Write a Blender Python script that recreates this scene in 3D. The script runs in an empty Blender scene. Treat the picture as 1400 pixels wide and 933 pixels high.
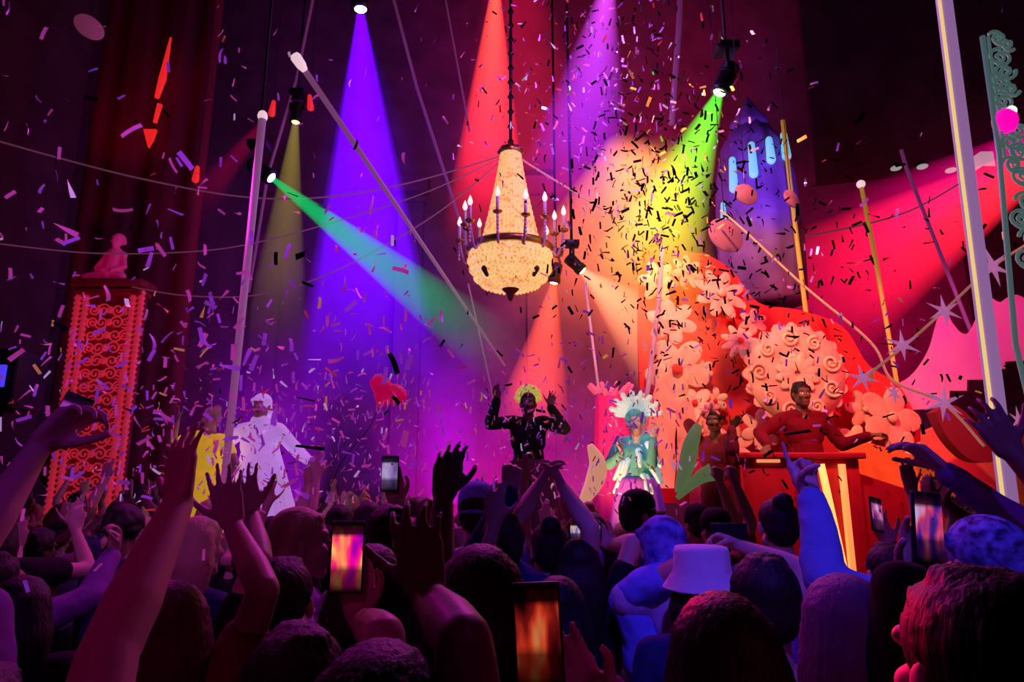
import bpy, bmesh, math, random
import numpy as np
from mathutils import Vector, Matrix, Euler, noise

random.seed(7); rng = np.random.default_rng(7)
scene = bpy.context.scene
COL = scene.collection
PI = math.pi
V = Vector

# ------------------------------------------------------------------ camera
CAM_Z = 1.92
F_PX, CX, CY = 900.0, 700.0, 466.5
TH = math.atan(193.0 / 900.0)
SN, CS = math.sin(TH), math.cos(TH)

def P(px, py, Y):
    """world point at horizontal distance Y seen in direction (px,py) of the 1400x933 photo"""
    x = (px - CX) / F_PX; u = (CY - py) / F_PX
    h = CS - u * SN
    s = Y / h
    return V((x * s, Y, CAM_Z + (SN + u * CS) * s))

def proj(p):
    d = V(p) - V((0, 0, CAM_Z))
    fw = d.y * CS + d.z * SN; up = -d.y * SN + d.z * CS
    return CX + F_PX * d.x / fw, CY - F_PX * up / fw, fw

def m_per_px(py, Y):
    u = (CY - py) / F_PX
    return Y / (CS - u * SN) / F_PX

cam_d = bpy.data.cameras.new('camera'); cam = bpy.data.objects.new('camera', cam_d); COL.objects.link(cam)
cam.location = (0, 0, CAM_Z); cam.rotation_euler = (PI / 2 + TH, 0, 0)
cam_d.sensor_width = 36; cam_d.lens = F_PX / 1400 * 36; cam_d.clip_start = 0.05; cam_d.clip_end = 100
scene.camera = cam

# ------------------------------------------------------------------ materials
MATS = {}
def mat(name, col, rough=0.6, metal=0.0, emit=None, es=0.0, noise_scale=None, col2=None, bump=0.0, spec=0.4, contrast=(0.35, 0.65)):
    if name in MATS: return MATS[name]
    m = bpy.data.materials.new(name); m.use_nodes = True
    nt = m.node_tree; b = nt.nodes['Principled BSDF']
    b.inputs['Roughness'].default_value = rough; b.inputs['Metallic'].default_value = metal
    b.inputs['Specular IOR Level'].default_value = spec
    b.inputs['Base Color'].default_value = (*col, 1)
    if emit: 
        b.inputs['Emission Color'].default_value = (*emit, 1); b.inputs['Emission Strength'].default_value = es
    if noise_scale:
        tc = nt.nodes.new('ShaderNodeTexCoord'); n = nt.nodes.new('ShaderNodeTexNoise')
        n.inputs['Scale'].default_value = noise_scale; n.inputs['Detail'].default_value = 5
        nt.links.new(tc.outputs['Object'], n.inputs['Vector'])
        if col2:
            r = nt.nodes.new('ShaderNodeValToRGB')
            r.color_ramp.elements[0].position = contrast[0]; r.color_ramp.elements[1].position = contrast[1]
            r.color_ramp.elements[0].color = (*col, 1); r.color_ramp.elements[1].color = (*col2, 1)
            nt.links.new(n.outputs['Fac'], r.inputs['Fac']); nt.links.new(r.outputs['Color'], b.inputs['Base Color'])
        if bump:
            bp = nt.nodes.new('ShaderNodeBump'); bp.inputs['Strength'].default_value = bump; bp.inputs['Distance'].default_value = 0.02
            nt.links.new(n.outputs['Fac'], bp.inputs['Height']); nt.links.new(bp.outputs['Normal'], b.inputs['Normal'])
    MATS[name] = m
    return m

def mat_crystal(name, ca, cb, strength, scale):
    """lit strings of glass beads: a voronoi cell pattern of brighter and darker warm glass"""
    m = bpy.data.materials.new(name); m.use_nodes = True; nt = m.node_tree
    b = nt.nodes['Principled BSDF']; b.inputs['Roughness'].default_value = 0.25
    tc = nt.nodes.new('ShaderNodeTexCoord'); v = nt.nodes.new('ShaderNodeTexVoronoi'); v.inputs['Scale'].default_value = scale
    n = nt.nodes.new('ShaderNodeTexNoise'); n.inputs['Scale'].default_value = scale * 0.22
    nt.links.new(tc.outputs['Object'], v.inputs['Vector']); nt.links.new(tc.outputs['Object'], n.inputs['Vector'])
    mx = nt.nodes.new('ShaderNodeMath'); mx.operation = 'ADD'
    nt.links.new(v.outputs['Distance'], mx.inputs[0]); nt.links.new(n.outputs['Fac'], mx.inputs[1])
    r = nt.nodes.new('ShaderNodeValToRGB'); e = r.color_ramp.elements
    e[0].position = 0.55; e[0].color = (*cb, 1); e[1].position = 1.15; e[1].color = (*ca, 1)
    nt.links.new(mx.outputs[0], r.inputs['Fac'])
    nt.links.new(r.outputs['Color'], b.inputs['Emission Color']); nt.links.new(r.outputs['Color'], b.inputs['Base Color'])
    b.inputs['Emission Strength'].default_value = strength
    MATS[name] = m
    return m

def mat_screen(name, stops, scale, strength, seed, h=.137):
    """a lit phone screen: black strip on top, blurred coloured lights in the middle, dark crowd with specks below"""
    m = bpy.data.materials.new(name); m.use_nodes = True; nt = m.node_tree; N = nt.nodes.new; K = nt.links.new
    b = nt.nodes['Principled BSDF']; b.inputs['Base Color'].default_value = (0.01, 0.01, 0.01, 1); b.inputs['Roughness'].default_value = 0.15
    tc = N('ShaderNodeTexCoord'); mp = N('ShaderNodeMapping'); mp.inputs['Location'].default_value = (seed, seed * 2.3, 0); mp.inputs['Scale'].default_value = (2.2, 1, .8)
    n = N('ShaderNodeTexNoise'); n.inputs['Scale'].default_value = scale; n.inputs['Detail'].default_value = 1.5
    K(tc.outputs['Object'], mp.inputs['Vector']); K(mp.outputs['Vector'], n.inputs['Vector'])
    def ramp(st):
        r = N('ShaderNodeValToRGB'); cr = r.color_ramp
        cr.elements[0].position = st[0][0]; cr.elements[0].color = (*st[0][1], 1); cr.elements[1].position = st[-1][0]; cr.elements[1].color = (*st[-1][1], 1)
        for p_, c_ in st[1:-1]: e = cr.elements.new(p_); e.color = (*c_, 1)
        return r
    r = ramp(stops); K(n.outputs['Fac'], r.inputs['Fac'])
    sp = N('ShaderNodeSeparateXYZ'); K(tc.outputs['Object'], sp.inputs[0])
    mr = N('ShaderNodeMapRange'); mr.inputs['From Min'].default_value = -h / 2; mr.inputs['From Max'].default_value = h / 2; K(sp.outputs['Z'], mr.inputs['Value'])
    g = ramp([(.0, (.01, .01, .01)), (.08, (.10, .10, .10)), (.30, (.22, .22, .25)), (.40, (1, 1, 1)), (.80, (1, 1, 1)), (.86, (.05, .05, .06)), (1, (.01, .01, .01))]); K(mr.outputs[0], g.inputs['Fac'])
    mx = N('ShaderNodeMix'); mx.data_type = 'RGBA'; mx.blend_type = 'MULTIPLY'; mx.inputs[0].default_value = 1; K(r.outputs['Color'], mx.inputs[6]); K(g.outputs['Color'], mx.inputs[7])
    K(mx.outputs[2], b.inputs['Emission Color']); b.inputs['Emission Strength'].default_value = strength
    return m

# ------------------------------------------------------------------ mesh building blocks: (verts Nx3, faces list)
class MB:
    def __init__(s): s.v = []; s.f = []; s.mi = []; s.n = 0
    def add(s, verts, faces, mi=0):
        verts = np.asarray(verts, float).reshape(-1, 3)
        s.v.append(verts); s.f += [tuple(i + s.n for i in f) for f in faces]; s.mi += [mi] * len(faces); s.n += len(verts)
        return s
    def mesh(s, name, mats=(), smooth=True):
        me = bpy.data.meshes.new(name)
        me.from_pydata(np.concatenate(s.v).tolist() if s.v else [], [], s.f)
        for m in mats: me.materials.append(m)
        if any(s.mi): me.polygons.foreach_set('material_index', s.mi)
        if smooth: me.polygons.foreach_set('use_smooth', [True] * len(me.polygons))
        me.update()
        return me
    # shapes
    def capsule(s, p0, r0, p1, r1, n=12, k=3, mi=0):
        p0 = np.array(p0, float); p1 = np.array(p1, float); d = p1 - p0; L = np.linalg.norm(d)
        d = d / L if L > 1e-9 else np.array([0, 0, 1.0])
        a = np.array([1, 0, 0]) if abs(d[0]) < .8 else np.array([0, 1, 0])
        u = np.cross(d, a); u /= np.linalg.norm(u); w = np.cross(d, u)
        rings = [(p0 - d * r0 * math.cos(t), r0 * math.sin(t)) for t in np.linspace(0, PI / 2, k + 1)[1:]]
        rings += [(p1 + d * r1 * math.sin(t), r1 * math.cos(t)) for t in np.linspace(0, PI / 2, k + 1)[:-1]]
        ang = np.linspace(0, 2 * PI, n, endpoint=False)
        vs = [p0 - d * r0]; 
        for c, r in rings:
            vs += list(c + r * (np.cos(ang)[:, None] * u + np.sin(ang)[:, None] * w))
        vs.append(p1 + d * r1); m = len(rings); fs = []
        for j in range(n): fs.append((0, 1 + (j + 1) % n, 1 + j))
        for i in range(m - 1):
            for j in range(n):
                a0 = 1 + i * n; b0 = a0 + n; fs.append((a0 + j, a0 + (j + 1) % n, b0 + (j + 1) % n, b0 + j))
        e = 1 + m * n; a0 = 1 + (m - 1) * n
        for j in range(n): fs.append((a0 + j, a0 + (j + 1) % n, e))
        return s.add(vs, fs, mi)
    def ellipsoid(s, c, r, R=None, n=16, k=10, mi=0):
        vs = [(0, 0, -1)]; fs = []
        for i in range(1, k):
            t = -PI / 2 + PI * i / k
            vs += [(math.cos(t) * math.cos(a), math.cos(t) * math.sin(a), math.sin(t)) for a in np.linspace(0, 2 * PI, n, endpoint=False)]
        vs.append((0, 0, 1)); vs = np.array(vs) * np.array(r)
        if R is not None: vs = vs @ np.array(R).T
        vs = vs + np.array(c)
        for j in range(n): fs.append((0, 1 + (j + 1) % n, 1 + j))
        for i in range(k - 2):
            for j in range(n):
                a0 = 1 + i * n; b0 = a0 + n; fs.append((a0 + j, a0 + (j + 1) % n, b0 + (j + 1) % n, b0 + j))
        a0 = 1 + (k - 2) * n; e = len(vs) - 1
        for j in range(n): fs.append((a0 + j, a0 + (j + 1) % n, e))
        return s.add(vs, fs, mi)
    def box(s, c, size, R=None, mi=0, bevel=0.0):
        c = np.array(c, float); h = np.array(size, float) / 2
        if bevel > 0:
            bm = bmesh.new(); bmesh.ops.create_cube(bm, size=1)
            for v in bm.verts: v.co = V((v.co.x * size[0], v.co.y * size[1], v.co.z * size[2]))
            bmesh.ops.bevel(bm, geom=bm.edges[:], offset=bevel, segments=2, affect='EDGES', profile=0.6)
            vs = np.array([v.co[:] for v in bm.verts]); bm.verts.index_update(); fs = [tuple(v.index for v in f.verts) for f in bm.faces]; bm.free()
        else:
            vs = np.array([(x, y, z) for x in (-1, 1) for y in (-1, 1) for z in (-1, 1)]) * h
            fs = [(0, 1, 3, 2), (4, 6, 7, 5), (0, 4, 5, 1), (2, 3, 7, 6), (0, 2, 6, 4), (1, 5, 7, 3)]
        if R is not None: vs = vs @ np.array(R).T
        return s.add(vs + c, fs, mi)
    def tube(s, pts, r, n=8, mi=0, cap=True):
        pts = np.array([tuple(p) for p in pts], float); m = len(pts)
        rr = np.full(m, r, float) if np.isscalar(r) else np.array(r, float)
        tg = np.gradient(pts, axis=0); tg /= np.maximum(np.linalg.norm(tg, axis=1), 1e-9)[:, None]
        a = np.array([0, 0, 1.0]) if abs(tg[0][2]) < .9 else np.array([1.0, 0, 0])
        u = np.cross(tg[0], a); u /= np.linalg.norm(u); ang = np.linspace(0, 2 * PI, n, endpoint=False); vs = []; fs = []
        for i in range(m):
            u = u - tg[i] * (u @ tg[i]); u /= max(np.linalg.norm(u), 1e-9); w = np.cross(tg[i], u)
            vs += list(pts[i] + rr[i] * (np.cos(ang)[:, None] * u + np.sin(ang)[:, None] * w))
        for i in range(m - 1):
            for j in range(n): fs.append((i * n + j, i * n + (j + 1) % n, (i + 1) * n + (j + 1) % n, (i + 1) * n + j))
        if cap: fs.append(tuple(range(n - 1, -1, -1))); fs.append(tuple((m - 1) * n + j for j in range(n)))
        return s.add(vs, fs, mi)
    def lathe(s, prof, n=32, c=(0, 0, 0), R=None, mi=0, flute=0, fd=0.0):
        """prof: list of (radius, z) bottom->top"""
        vs = []; fs = []; ang = np.linspace(0, 2 * PI, n, endpoint=False); m = len(prof)
        mod = 1 + fd * np.cos(ang * flute) if flute else np.ones(n)
        for r, z in prof: vs += [(r * mo * math.cos(a), r * mo * math.sin(a), z) for a, mo in zip(ang, mod)]
        for i in range(m - 1):
            for j in range(n): fs.append((i * n + j, i * n + (j + 1) % n, (i + 1) * n + (j + 1) % n, (i + 1) * n + j))
        if prof[0][0] > 1e-6: fs.append(tuple(range(n - 1, -1, -1)))
        if prof[-1][0] > 1e-6: fs.append(tuple((m - 1) * n + j for j in range(n)))
        vs = np.array(vs)
        if R is not None: vs = vs @ np.array(R).T
        return s.add(vs + np.array(c), fs, mi)
    def prism(s, poly, t, M=None, mi=0):
        """poly: 2-D outline in local x,z ; thickness t along local y (centred)"""
        from mathutils.geometry import tessellate_polygon
        n = len(poly)
        vs = [(x, -t / 2, z) for x, z in poly] + [(x, t / 2, z) for x, z in poly]
        tri = tessellate_polygon([[V((x, z, 0)) for x, z in poly]]); fs = []
        for tr in tri:
            a, b, c = tr
            ar = (poly[b][0] - poly[a][0]) * (poly[c][1] - poly[a][1]) - (poly[b][1] - poly[a][1]) * (poly[c][0] - poly[a][0])
            if ar < 0: a, b, c = a, c, b
            fs.append((a, b, c)); fs.append((a + n, c + n, b + n))
        area = sum(poly[i][0] * poly[(i + 1) % n][1] - poly[(i + 1) % n][0] * poly[i][1] for i in range(n))
        for i in range(n):
            j = (i + 1) % n
            fs.append((i, i + n, j + n, j) if area > 0 else (i, j, j + n, i + n))
        vs = np.array(vs)
        if M is not None: vs = np.array([(M @ V(v))[:] for v in vs])
        return s.add(vs, fs, mi)

def link(name, me, parent=None, loc=None, rot=None):
    o = bpy.data.objects.new(name, me); COL.objects.link(o)
    if parent is not None: o.parent = parent
    if loc is not None: o.location = loc
    if rot is not None: o.rotation_euler = rot
    return o
def part(name, mb, m, parent, smooth=True, label=None):
    o = link(name, mb.mesh(name, m if isinstance(m, (list, tuple)) else [m], smooth), parent)
    if label: o['label'] = label
    return o
def tag(o, label, cat, group=None, kind=None):
    o['label'] = label; o['category'] = cat
    if group: o['group'] = group
    if kind: o['kind'] = kind
    return o
def thing(name, label, cat, loc=(0, 0, 0), rz=0, group=None):
    return tag(link(name, None, None, loc, (0, 0, rz)), label, cat, group)
def structure(name, mb, m, smooth=False):
    o = link(name, mb.mesh(name, [m], smooth)); o['kind'] = 'structure'; return o
def copy_tree(o, parent=None):
    c = o.copy(); COL.objects.link(c)
    if parent is not None: c.parent = parent
    for ch in list(o.children): copy_tree(ch, c)
    return c

def remesh(mb, voxel, smooth_it=3, factor=0.5, name='m'):
    """union of overlapping closed shapes as one continuous skin"""
    me = mb.mesh(name); o = bpy.data.objects.new('tmp', me); COL.objects.link(o)
    r = o.modifiers.new('r', 'REMESH'); r.mode = 'VOXEL'; r.voxel_size = voxel; r.use_smooth_shade = True
    s = o.modifiers.new('s', 'SMOOTH'); s.factor = factor; s.iterations = smooth_it
    dg = bpy.context.evaluated_depsgraph_get()
    out = bpy.data.meshes.new_from_object(o.evaluated_get(dg))
    bpy.data.objects.remove(o); bpy.data.meshes.remove(me)
    out.name = name
    return out
def co_of(me):
    a = np.empty(len(me.vertices) * 3); me.vertices.foreach_get('co', a); return a.reshape(-1, 3)
def set_co(me, a):
    me.vertices.foreach_set('co', a.ravel()); me.update()
def nrm_of(me):
    a = np.empty(len(me.vertices) * 3); me.vertices.foreach_get('normal', a); return a.reshape(-1, 3)
def look(d, up=(0, 0, 1)):
    """matrix whose local +Z looks along d"""
    return V(d).to_track_quat('Z', 'Y').to_matrix()
# ------------------------------------------------------------------ people
SKINS = {'fair': mat('skin_fair', (0.62, 0.40, 0.32), 0.5), 'tan': mat('skin_tan', (0.42, 0.24, 0.17), 0.5), 'deep': mat('skin_deep', (0.16, 0.085, 0.06), 0.5)}
M_EYE = mat('eye_white', (0.75, 0.73, 0.7), 0.2); M_PUPIL = mat('eye_dark', (0.02, 0.015, 0.01), 0.15); M_LIP = mat('lips', (0.4, 0.12, 0.12), 0.4)
HAIRS = {'dark': mat('hair_dark', (0.012, 0.008, 0.008), 0.55), 'brown': mat('hair_brown', (0.09, 0.045, 0.025), 0.5), 'blonde': mat('hair_blonde', (0.55, 0.40, 0.22), 0.5),
         'violet': mat('hair_violet', (.28, .14, .26), .6), 'pale': mat('hair_pale', (0.7, 0.6, 0.6), 0.5), 'blue': mat('hair_bluegrey', (0.35, 0.38, 0.6), 0.6)}
for m_ in HAIRS.values():                      # fine combed strands
    nt = m_.node_tree; tc = nt.nodes.new('ShaderNodeTexCoord'); mp = nt.nodes.new('ShaderNodeMapping'); mp.inputs['Scale'].default_value = (150, 150, 14)
    nz = nt.nodes.new('ShaderNodeTexNoise'); nz.inputs['Scale'].default_value = 1.0; nz.inputs['Detail'].default_value = 4; bp = nt.nodes.new('ShaderNodeBump'); bp.inputs['Strength'].default_value = .55; bp.inputs['Distance'].default_value = .008
    nt.links.new(tc.outputs['Object'], mp.inputs['Vector']); nt.links.new(mp.outputs['Vector'], nz.inputs['Vector']); nt.links.new(nz.outputs['Fac'], bp.inputs['Height']); nt.links.new(bp.outputs['Normal'], nt.nodes['Principled BSDF'].inputs['Normal'])
CLOTH = {}
for k, c in {'black': (.012, .012, .014), 'charcoal': (.05, .05, .055), 'white': (.75, .75, .75), 'navy': (.02, .03, .12), 'blue': (.2, .3, .95), 'pink': (.7, .25, .45), 'purple': (.25, .08, .4),
             'red': (.5, .03, .04), 'grey': (.3, .3, .32), 'denim': (.16, .26, .55), 'maroon': (.22, .02, .05), 'teal': (.1, .45, .42), 'yellow': (.85, .62, .05), 'wine': (.16, .0, .02), 'lilac': (.6, .5, .75), 'green': (.12, .4, .1)}.items():
    CLOTH[k] = mat('cloth_' + k, c, 0.85, noise_scale=14, bump=0.5, spec=0.2)
M_FLORAL = mat('cloth_floral', (.03, .04, .25), 0.85, noise_scale=22, col2=(.25, .3, .9), spec=0.2)
CLOTH['floral'] = M_FLORAL
CLOTH['patterned'] = mat('cloth_patterned', (.03, .03, .12), 0.85, noise_scale=38, col2=(.3, .35, .8), spec=0.2)

def ik(S, W, L1, L2, hint):
    d = W - S; D = d.length
    k = min(max(D / (L1 + L2) / 0.995, 1.0), 1.18); L1 *= k; L2 *= k
    if D > (L1 + L2) * .998: W = S + d * ((L1 + L2) * .998 / D); D = (W - S).length; d = W - S
    u = d / D; a = (L1 * L1 - L2 * L2 + D * D) / (2 * D); h = math.sqrt(max(L1 * L1 - a * a, 0))
    q = hint - S; q = q - u * q.dot(u)
    q = q.normalized() if q.length > 1e-5 else V((0, -1, 0))
    return S + u * a + q * h, W

CURL = {'grip': ((14, 18, 14),) * 4, 'open': ((6, 8, 6),) * 4, 'relaxed': ((28, 32, 20),) * 4, 'fist': ((72, 88, 55),) * 4, 'hold': ((40, 46, 30),) * 4, 'claw': ((12, 26, 24),) * 4,
        'point': ((3, 4, 4), (84, 102, 62), (86, 102, 62), (88, 102, 62)), 'peace': ((4, 4, 4), (4, 4, 4), (74, 90, 55), (76, 90, 55))}
def add_hand(mb, W, F, N, right, pose, k=1.0):
    F = F.normalized(); N = (N - F * N.dot(F)); N = N.normalized() if N.length > 1e-4 else F.orthogonal().normalized()
    U = N.cross(F) * (-1 if right else 1)
    offs = (.033, .011, -.012, -.033); lens = (.074, .083, .077, .060); spread = (9, 2, -6, -15) if pose in ('open', 'claw') else (3, 1, -2, -5)
    kn = (.094, .098, .092, .083); rad = (.0094, .0096, .0092, .0083)
    for i in range(4):
        b = W + (F * .012 + U * offs[i] * .62) * k; kp = W + (F * kn[i] + U * offs[i]) * k
        mb.capsule(b, .0155 * k, kp, .0125 * k, 8, 2)
        d = (F * math.cos(math.radians(spread[i])) + U * math.sin(math.radians(spread[i])))
        axis_a = 0; p = kp
        for j, fr in enumerate((.45, .31, .24)):
            axis_a += math.radians(CURL[pose][i][j])
            dd = d * math.cos(axis_a) + N * math.sin(axis_a)
            q = p + dd * lens[i] * fr * k
            mb.capsule(p, rad[i] * k * (1 - .1 * j), q, rad[i] * k * (.92 - .1 * j), 8, 2); p = q
    mb.capsule(W + F * .02 * k + U * .012 * k, .019 * k, W + F * .05 * k + U * .03 * k, .015 * k, 8, 2)
    p = W + (F * .03 + U * .026 + N * .006) * k
    dirs = {'open': (.62, .78, .1), 'claw': (.62, .78, .1), 'relaxed': (.8, .5, .35), 'grip': (.72, .62, .35), 'hold': (.75, .35, .6), 'fist': (.5, .1, .8), 'point': (.5, .1, .8), 'peace': (.5, .1, .8)}[pose]
    d = (F * dirs[0] + U * dirs[1] + N * dirs[2]).normalized()
    for j, (l, r) in enumerate(((.045, .0135), (.034, .0112), (.026, .0098))):
        q = p + d * l * k; mb.capsule(p, r * k, q, r * .88 * k, 8, 2); p = q
        if pose not in ('open', 'claw'): d = (d + (-U * .35 + N * .15)).normalized() if pose not in ('fist', 'point', 'peace') else (d - U * .55 - F * .25 + N * .05).normalized()
        else: d = (d + F * .25).normalized()

def head_prims(mb, c, R, face=True):
    R3 = np.array(R); T = lambda x, y, z: V(c) + R @ V((x, y, z))
    mb.ellipsoid(T(0, -.012, .026), (.074, .096, .088), R3)
    mb.ellipsoid(T(0, .028, -.042), (.057, .060, .070), R3)
    mb.capsule(T(-.014, .068, -.098), .02, T(.014, .068, -.098), .02)
    for s in (-1, 1):
        mb.capsule(T(s * .05, .0, -.06), .024, T(s * .018, .062, -.094), .02)
        mb.ellipsoid(T(s * .036, .066, -.022), (.024, .024, .024), R3)
        mb.ellipsoid(T(s * .079, -.008, -.008), (.011, .02, .032), R3)
    mb.capsule(T(-.040, .074, .034), .014, T(.040, .074, .034), .014)
    mb.capsule(T(0, .088, .012), .008, T(0, .106, -.026), .013)
    for s in (-1, 1): mb.ellipsoid(T(s * .011, .094, -.030), (.01, .01, .009), R3)
    mb.capsule(T(-.017, .086, -.055), .0085, T(.017, .086, -.055), .0085)
    mb.capsule(T(-.014, .085, -.067), .0085, T(.014, .085, -.067), .0085)

def body(prm):
    """one continuous body mesh + lists of garment primitives; local space, feet at z=0, 1.75 m tall, facing +Y"""
    vox = prm.get('vox', .011); w = prm.get('width', 1.0); k = 1.0
    mb = MB(); lean = V(prm.get('lean', (0, 0, 0)))           # offset of the shoulders from straight
    pel = V((0, 0, .93)); ch = V((0, 0, 1.26)) + lean * .7; nb = V((0, -.005, 1.44)) + lean
    hc = V((0, .022, 1.632)) + lean * 1.25 + V(prm.get('head_off', (0, 0, 0)))
    hr = prm.get('head', (0, 0, 0)); R = Euler((math.radians(hr[1]), math.radians(hr[2]), math.radians(hr[0])), 'ZXY' if False else 'XYZ').to_matrix()
    mb.ellipsoid(pel + V((0, 0, .02)), (.165 * w, .118, .13)); mb.ellipsoid((pel + ch) / 2 + V((0, .005, 0)), (.138 * w, .105, .17)); mb.ellipsoid(ch, (.165 * w, .118, .165))
    mb.capsule(pel + V((0, 0, .05)), .11, ch, .11)
    sh = []
    arms = []
    for side in (0, 1):
        sx = -1 if side == 0 else 1
        a = prm['arms'][side]
        S = nb + V((sx * .172 * w, .0, -.03))
        Wt = V(a['W'])
        if Wt.z > S.z: S = S + V((-sx * .022, 0, .045))
        E, Wp = ik(S, Wt, .30, .265, V(a.get('hint', (sx * .6, -.2, .9))))
        arms.append((S, E, Wp, a)); sh.append(S)
        mb.capsule(nb + V((sx * .04, 0, .01)), .052, S, .054)
        mb.capsule(S, .055 * w, E, .042 * w); mb.ellipsoid(S + (E - S) * .35, (.05, .05, .05))
        mid = E + (Wp - E) * .3
        mb.capsule(E, .041 * w, mid, .043 * w); mb.capsule(mid, .043 * w, Wp, .0275 * w)
        Fd = V(a.get('F', (Wp - E))); N = V(a.get('N', (0, 1, 0)))
        mb.capsule(Wp, .027, Wp + Fd.normalized() * .02, .024)
        add_hand(mb, Wp, Fd, N, side == 1, a.get('pose', 'open'), a.get('hk', 1.0))
        mb.capsule(ch + V((sx * .07, .01, .05)), .095, S + V((-sx * .04, 0, -.05)), .07)
    mb.capsule(nb + V((0, 0, -.04)), .075, nb, .062); mb.capsule(nb, .06, hc + R @ V((0, -.018, -.075)), .054)
    head_prims(mb, hc, R)
    legs = []
    for sx in (-1, 1):
        hp = pel + V((sx * .09, 0, -.02)); kn = V((sx * .105, .02, .5)); an = V((sx * .11, -.01, .085))
        mb.capsule(hp, .088, kn, .058); mb.capsule(kn, .056, kn + (an - kn) * .35, .056); mb.capsule(kn + (an - kn) * .35, .056, an, .038)
        mb.capsule(V((sx * .11, -.03, .045)), .04, V((sx * .125, .14, .032)), .03)
        legs.append((hp, kn, an))
    me = remesh(mb, vox, prm.get('smooth', 3), .5, 'person_body')
    # paint eyes and lips by place
    cs = np.empty(len(me.polygons) * 3); me.polygons.foreach_get('center', cs); cs = cs.reshape(-1, 3)
    mi = np.zeros(len(me.polygons), int)
    if vox < .0125:
        Ri = np.array(R).T
        lc = (cs - np.array(hc)) @ Ri.T
        for s in (-1, 1):
            d = np.sqrt(((lc[:, 0] - s * .031) / 1.5) ** 2 + (lc[:, 2] - .010) ** 2); ok = (lc[:, 1] > .05)
            mi[(d < .0095) & ok] = 1
            d2 = np.hypot(lc[:, 0] - s * .031, lc[:, 2] - .010); mi[(d2 < .0065) & ok] = 2
        mi[(np.abs(lc[:, 0]) < .022) & (np.abs(lc[:, 2] + .061) < .011) & (lc[:, 1] > .078)] = 3
    for m in (SKINS[prm.get('skin', 'fair')], M_EYE, M_PUPIL, M_LIP): me.materials.append(m)
    me.polygons.foreach_set('material_index', mi.astype(np.int32)); me.update()
    return me, dict(pel=pel, ch=ch, nb=nb, hc=hc, R=R, arms=arms, legs=legs, w=w)

def wrinkle(me, amp, sc, seed=0):
    c = co_of(me); n = nrm_of(me)
    d = np.array([noise.noise(V(p * sc) + V((seed, 0, 0))) + .5 * noise.noise(V(p * sc * 2.3) + V((seed, 5, 0))) for p in c])
    set_co(me, c + n * (d * amp)[:, None])

def shirt(J, sleeve, vox, long_=False):
    mb = MB(); g = .016; w = J['w']
    mb.ellipsoid(J['pel'] + V((0, 0, .03)), (.168 * w + g, .122 + g, .12)); mb.ellipsoid((J['pel'] + J['ch']) / 2, (.145 * w + g, .108 + g, .2)); mb.ellipsoid(J['ch'], (.165 * w + g, .12 + g, .165))
    mb.capsule(J['pel'] + V((0, 0, .02)), .12 + g, J['ch'], .115 + g)
    for (S, E, W, a), sx in zip(J['arms'], (-1, 1)):
        mb.capsule(J['nb'] + V((sx * .045, 0, -.005)), .054 + g * .6, S, .055 + g)
        mb.capsule(J['ch'] + V((sx * .07, .01, .05)), .095 + g, S + V((-sx * .04, 0, -.05)), .07 + g)
        if sleeve == 'long':
            mb.capsule(S, .056 + g, E, .046 + g); mb.capsule(E, .046 + g, W + (E - W) * .08, .034 + g * .7)
        elif sleeve == 'short': mb.capsule(S, .056 + g, S + (E - S) * .55, .05 + g)
        elif sleeve == 'tank': pass
    return remesh(mb, vox, 2, .4, 'shirt')

def trousers(J, vox):
    mb = MB(); g = .014
    mb.ellipsoid(J['pel'] + V((0, 0, .0)), (.168 * J['w'] + g, .12 + g, .12))
    for hp, kn, an in J['legs']:
        mb.capsule(hp, .09 + g, kn, .06 + g); mb.capsule(kn, .06 + g, an, .05 + g)
    return remesh(mb, vox, 2, .4, 'trousers')

def shoe(sx):
    mb = MB(); mb.capsule(V((sx * .11, -.04, .05)), .048, V((sx * .127, .15, .04)), .04); mb.box((sx * .119, .055, .008), (.085, .27, .016), bevel=.004)
    return remesh(mb, .012, 2, .4, 'shoe')

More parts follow.
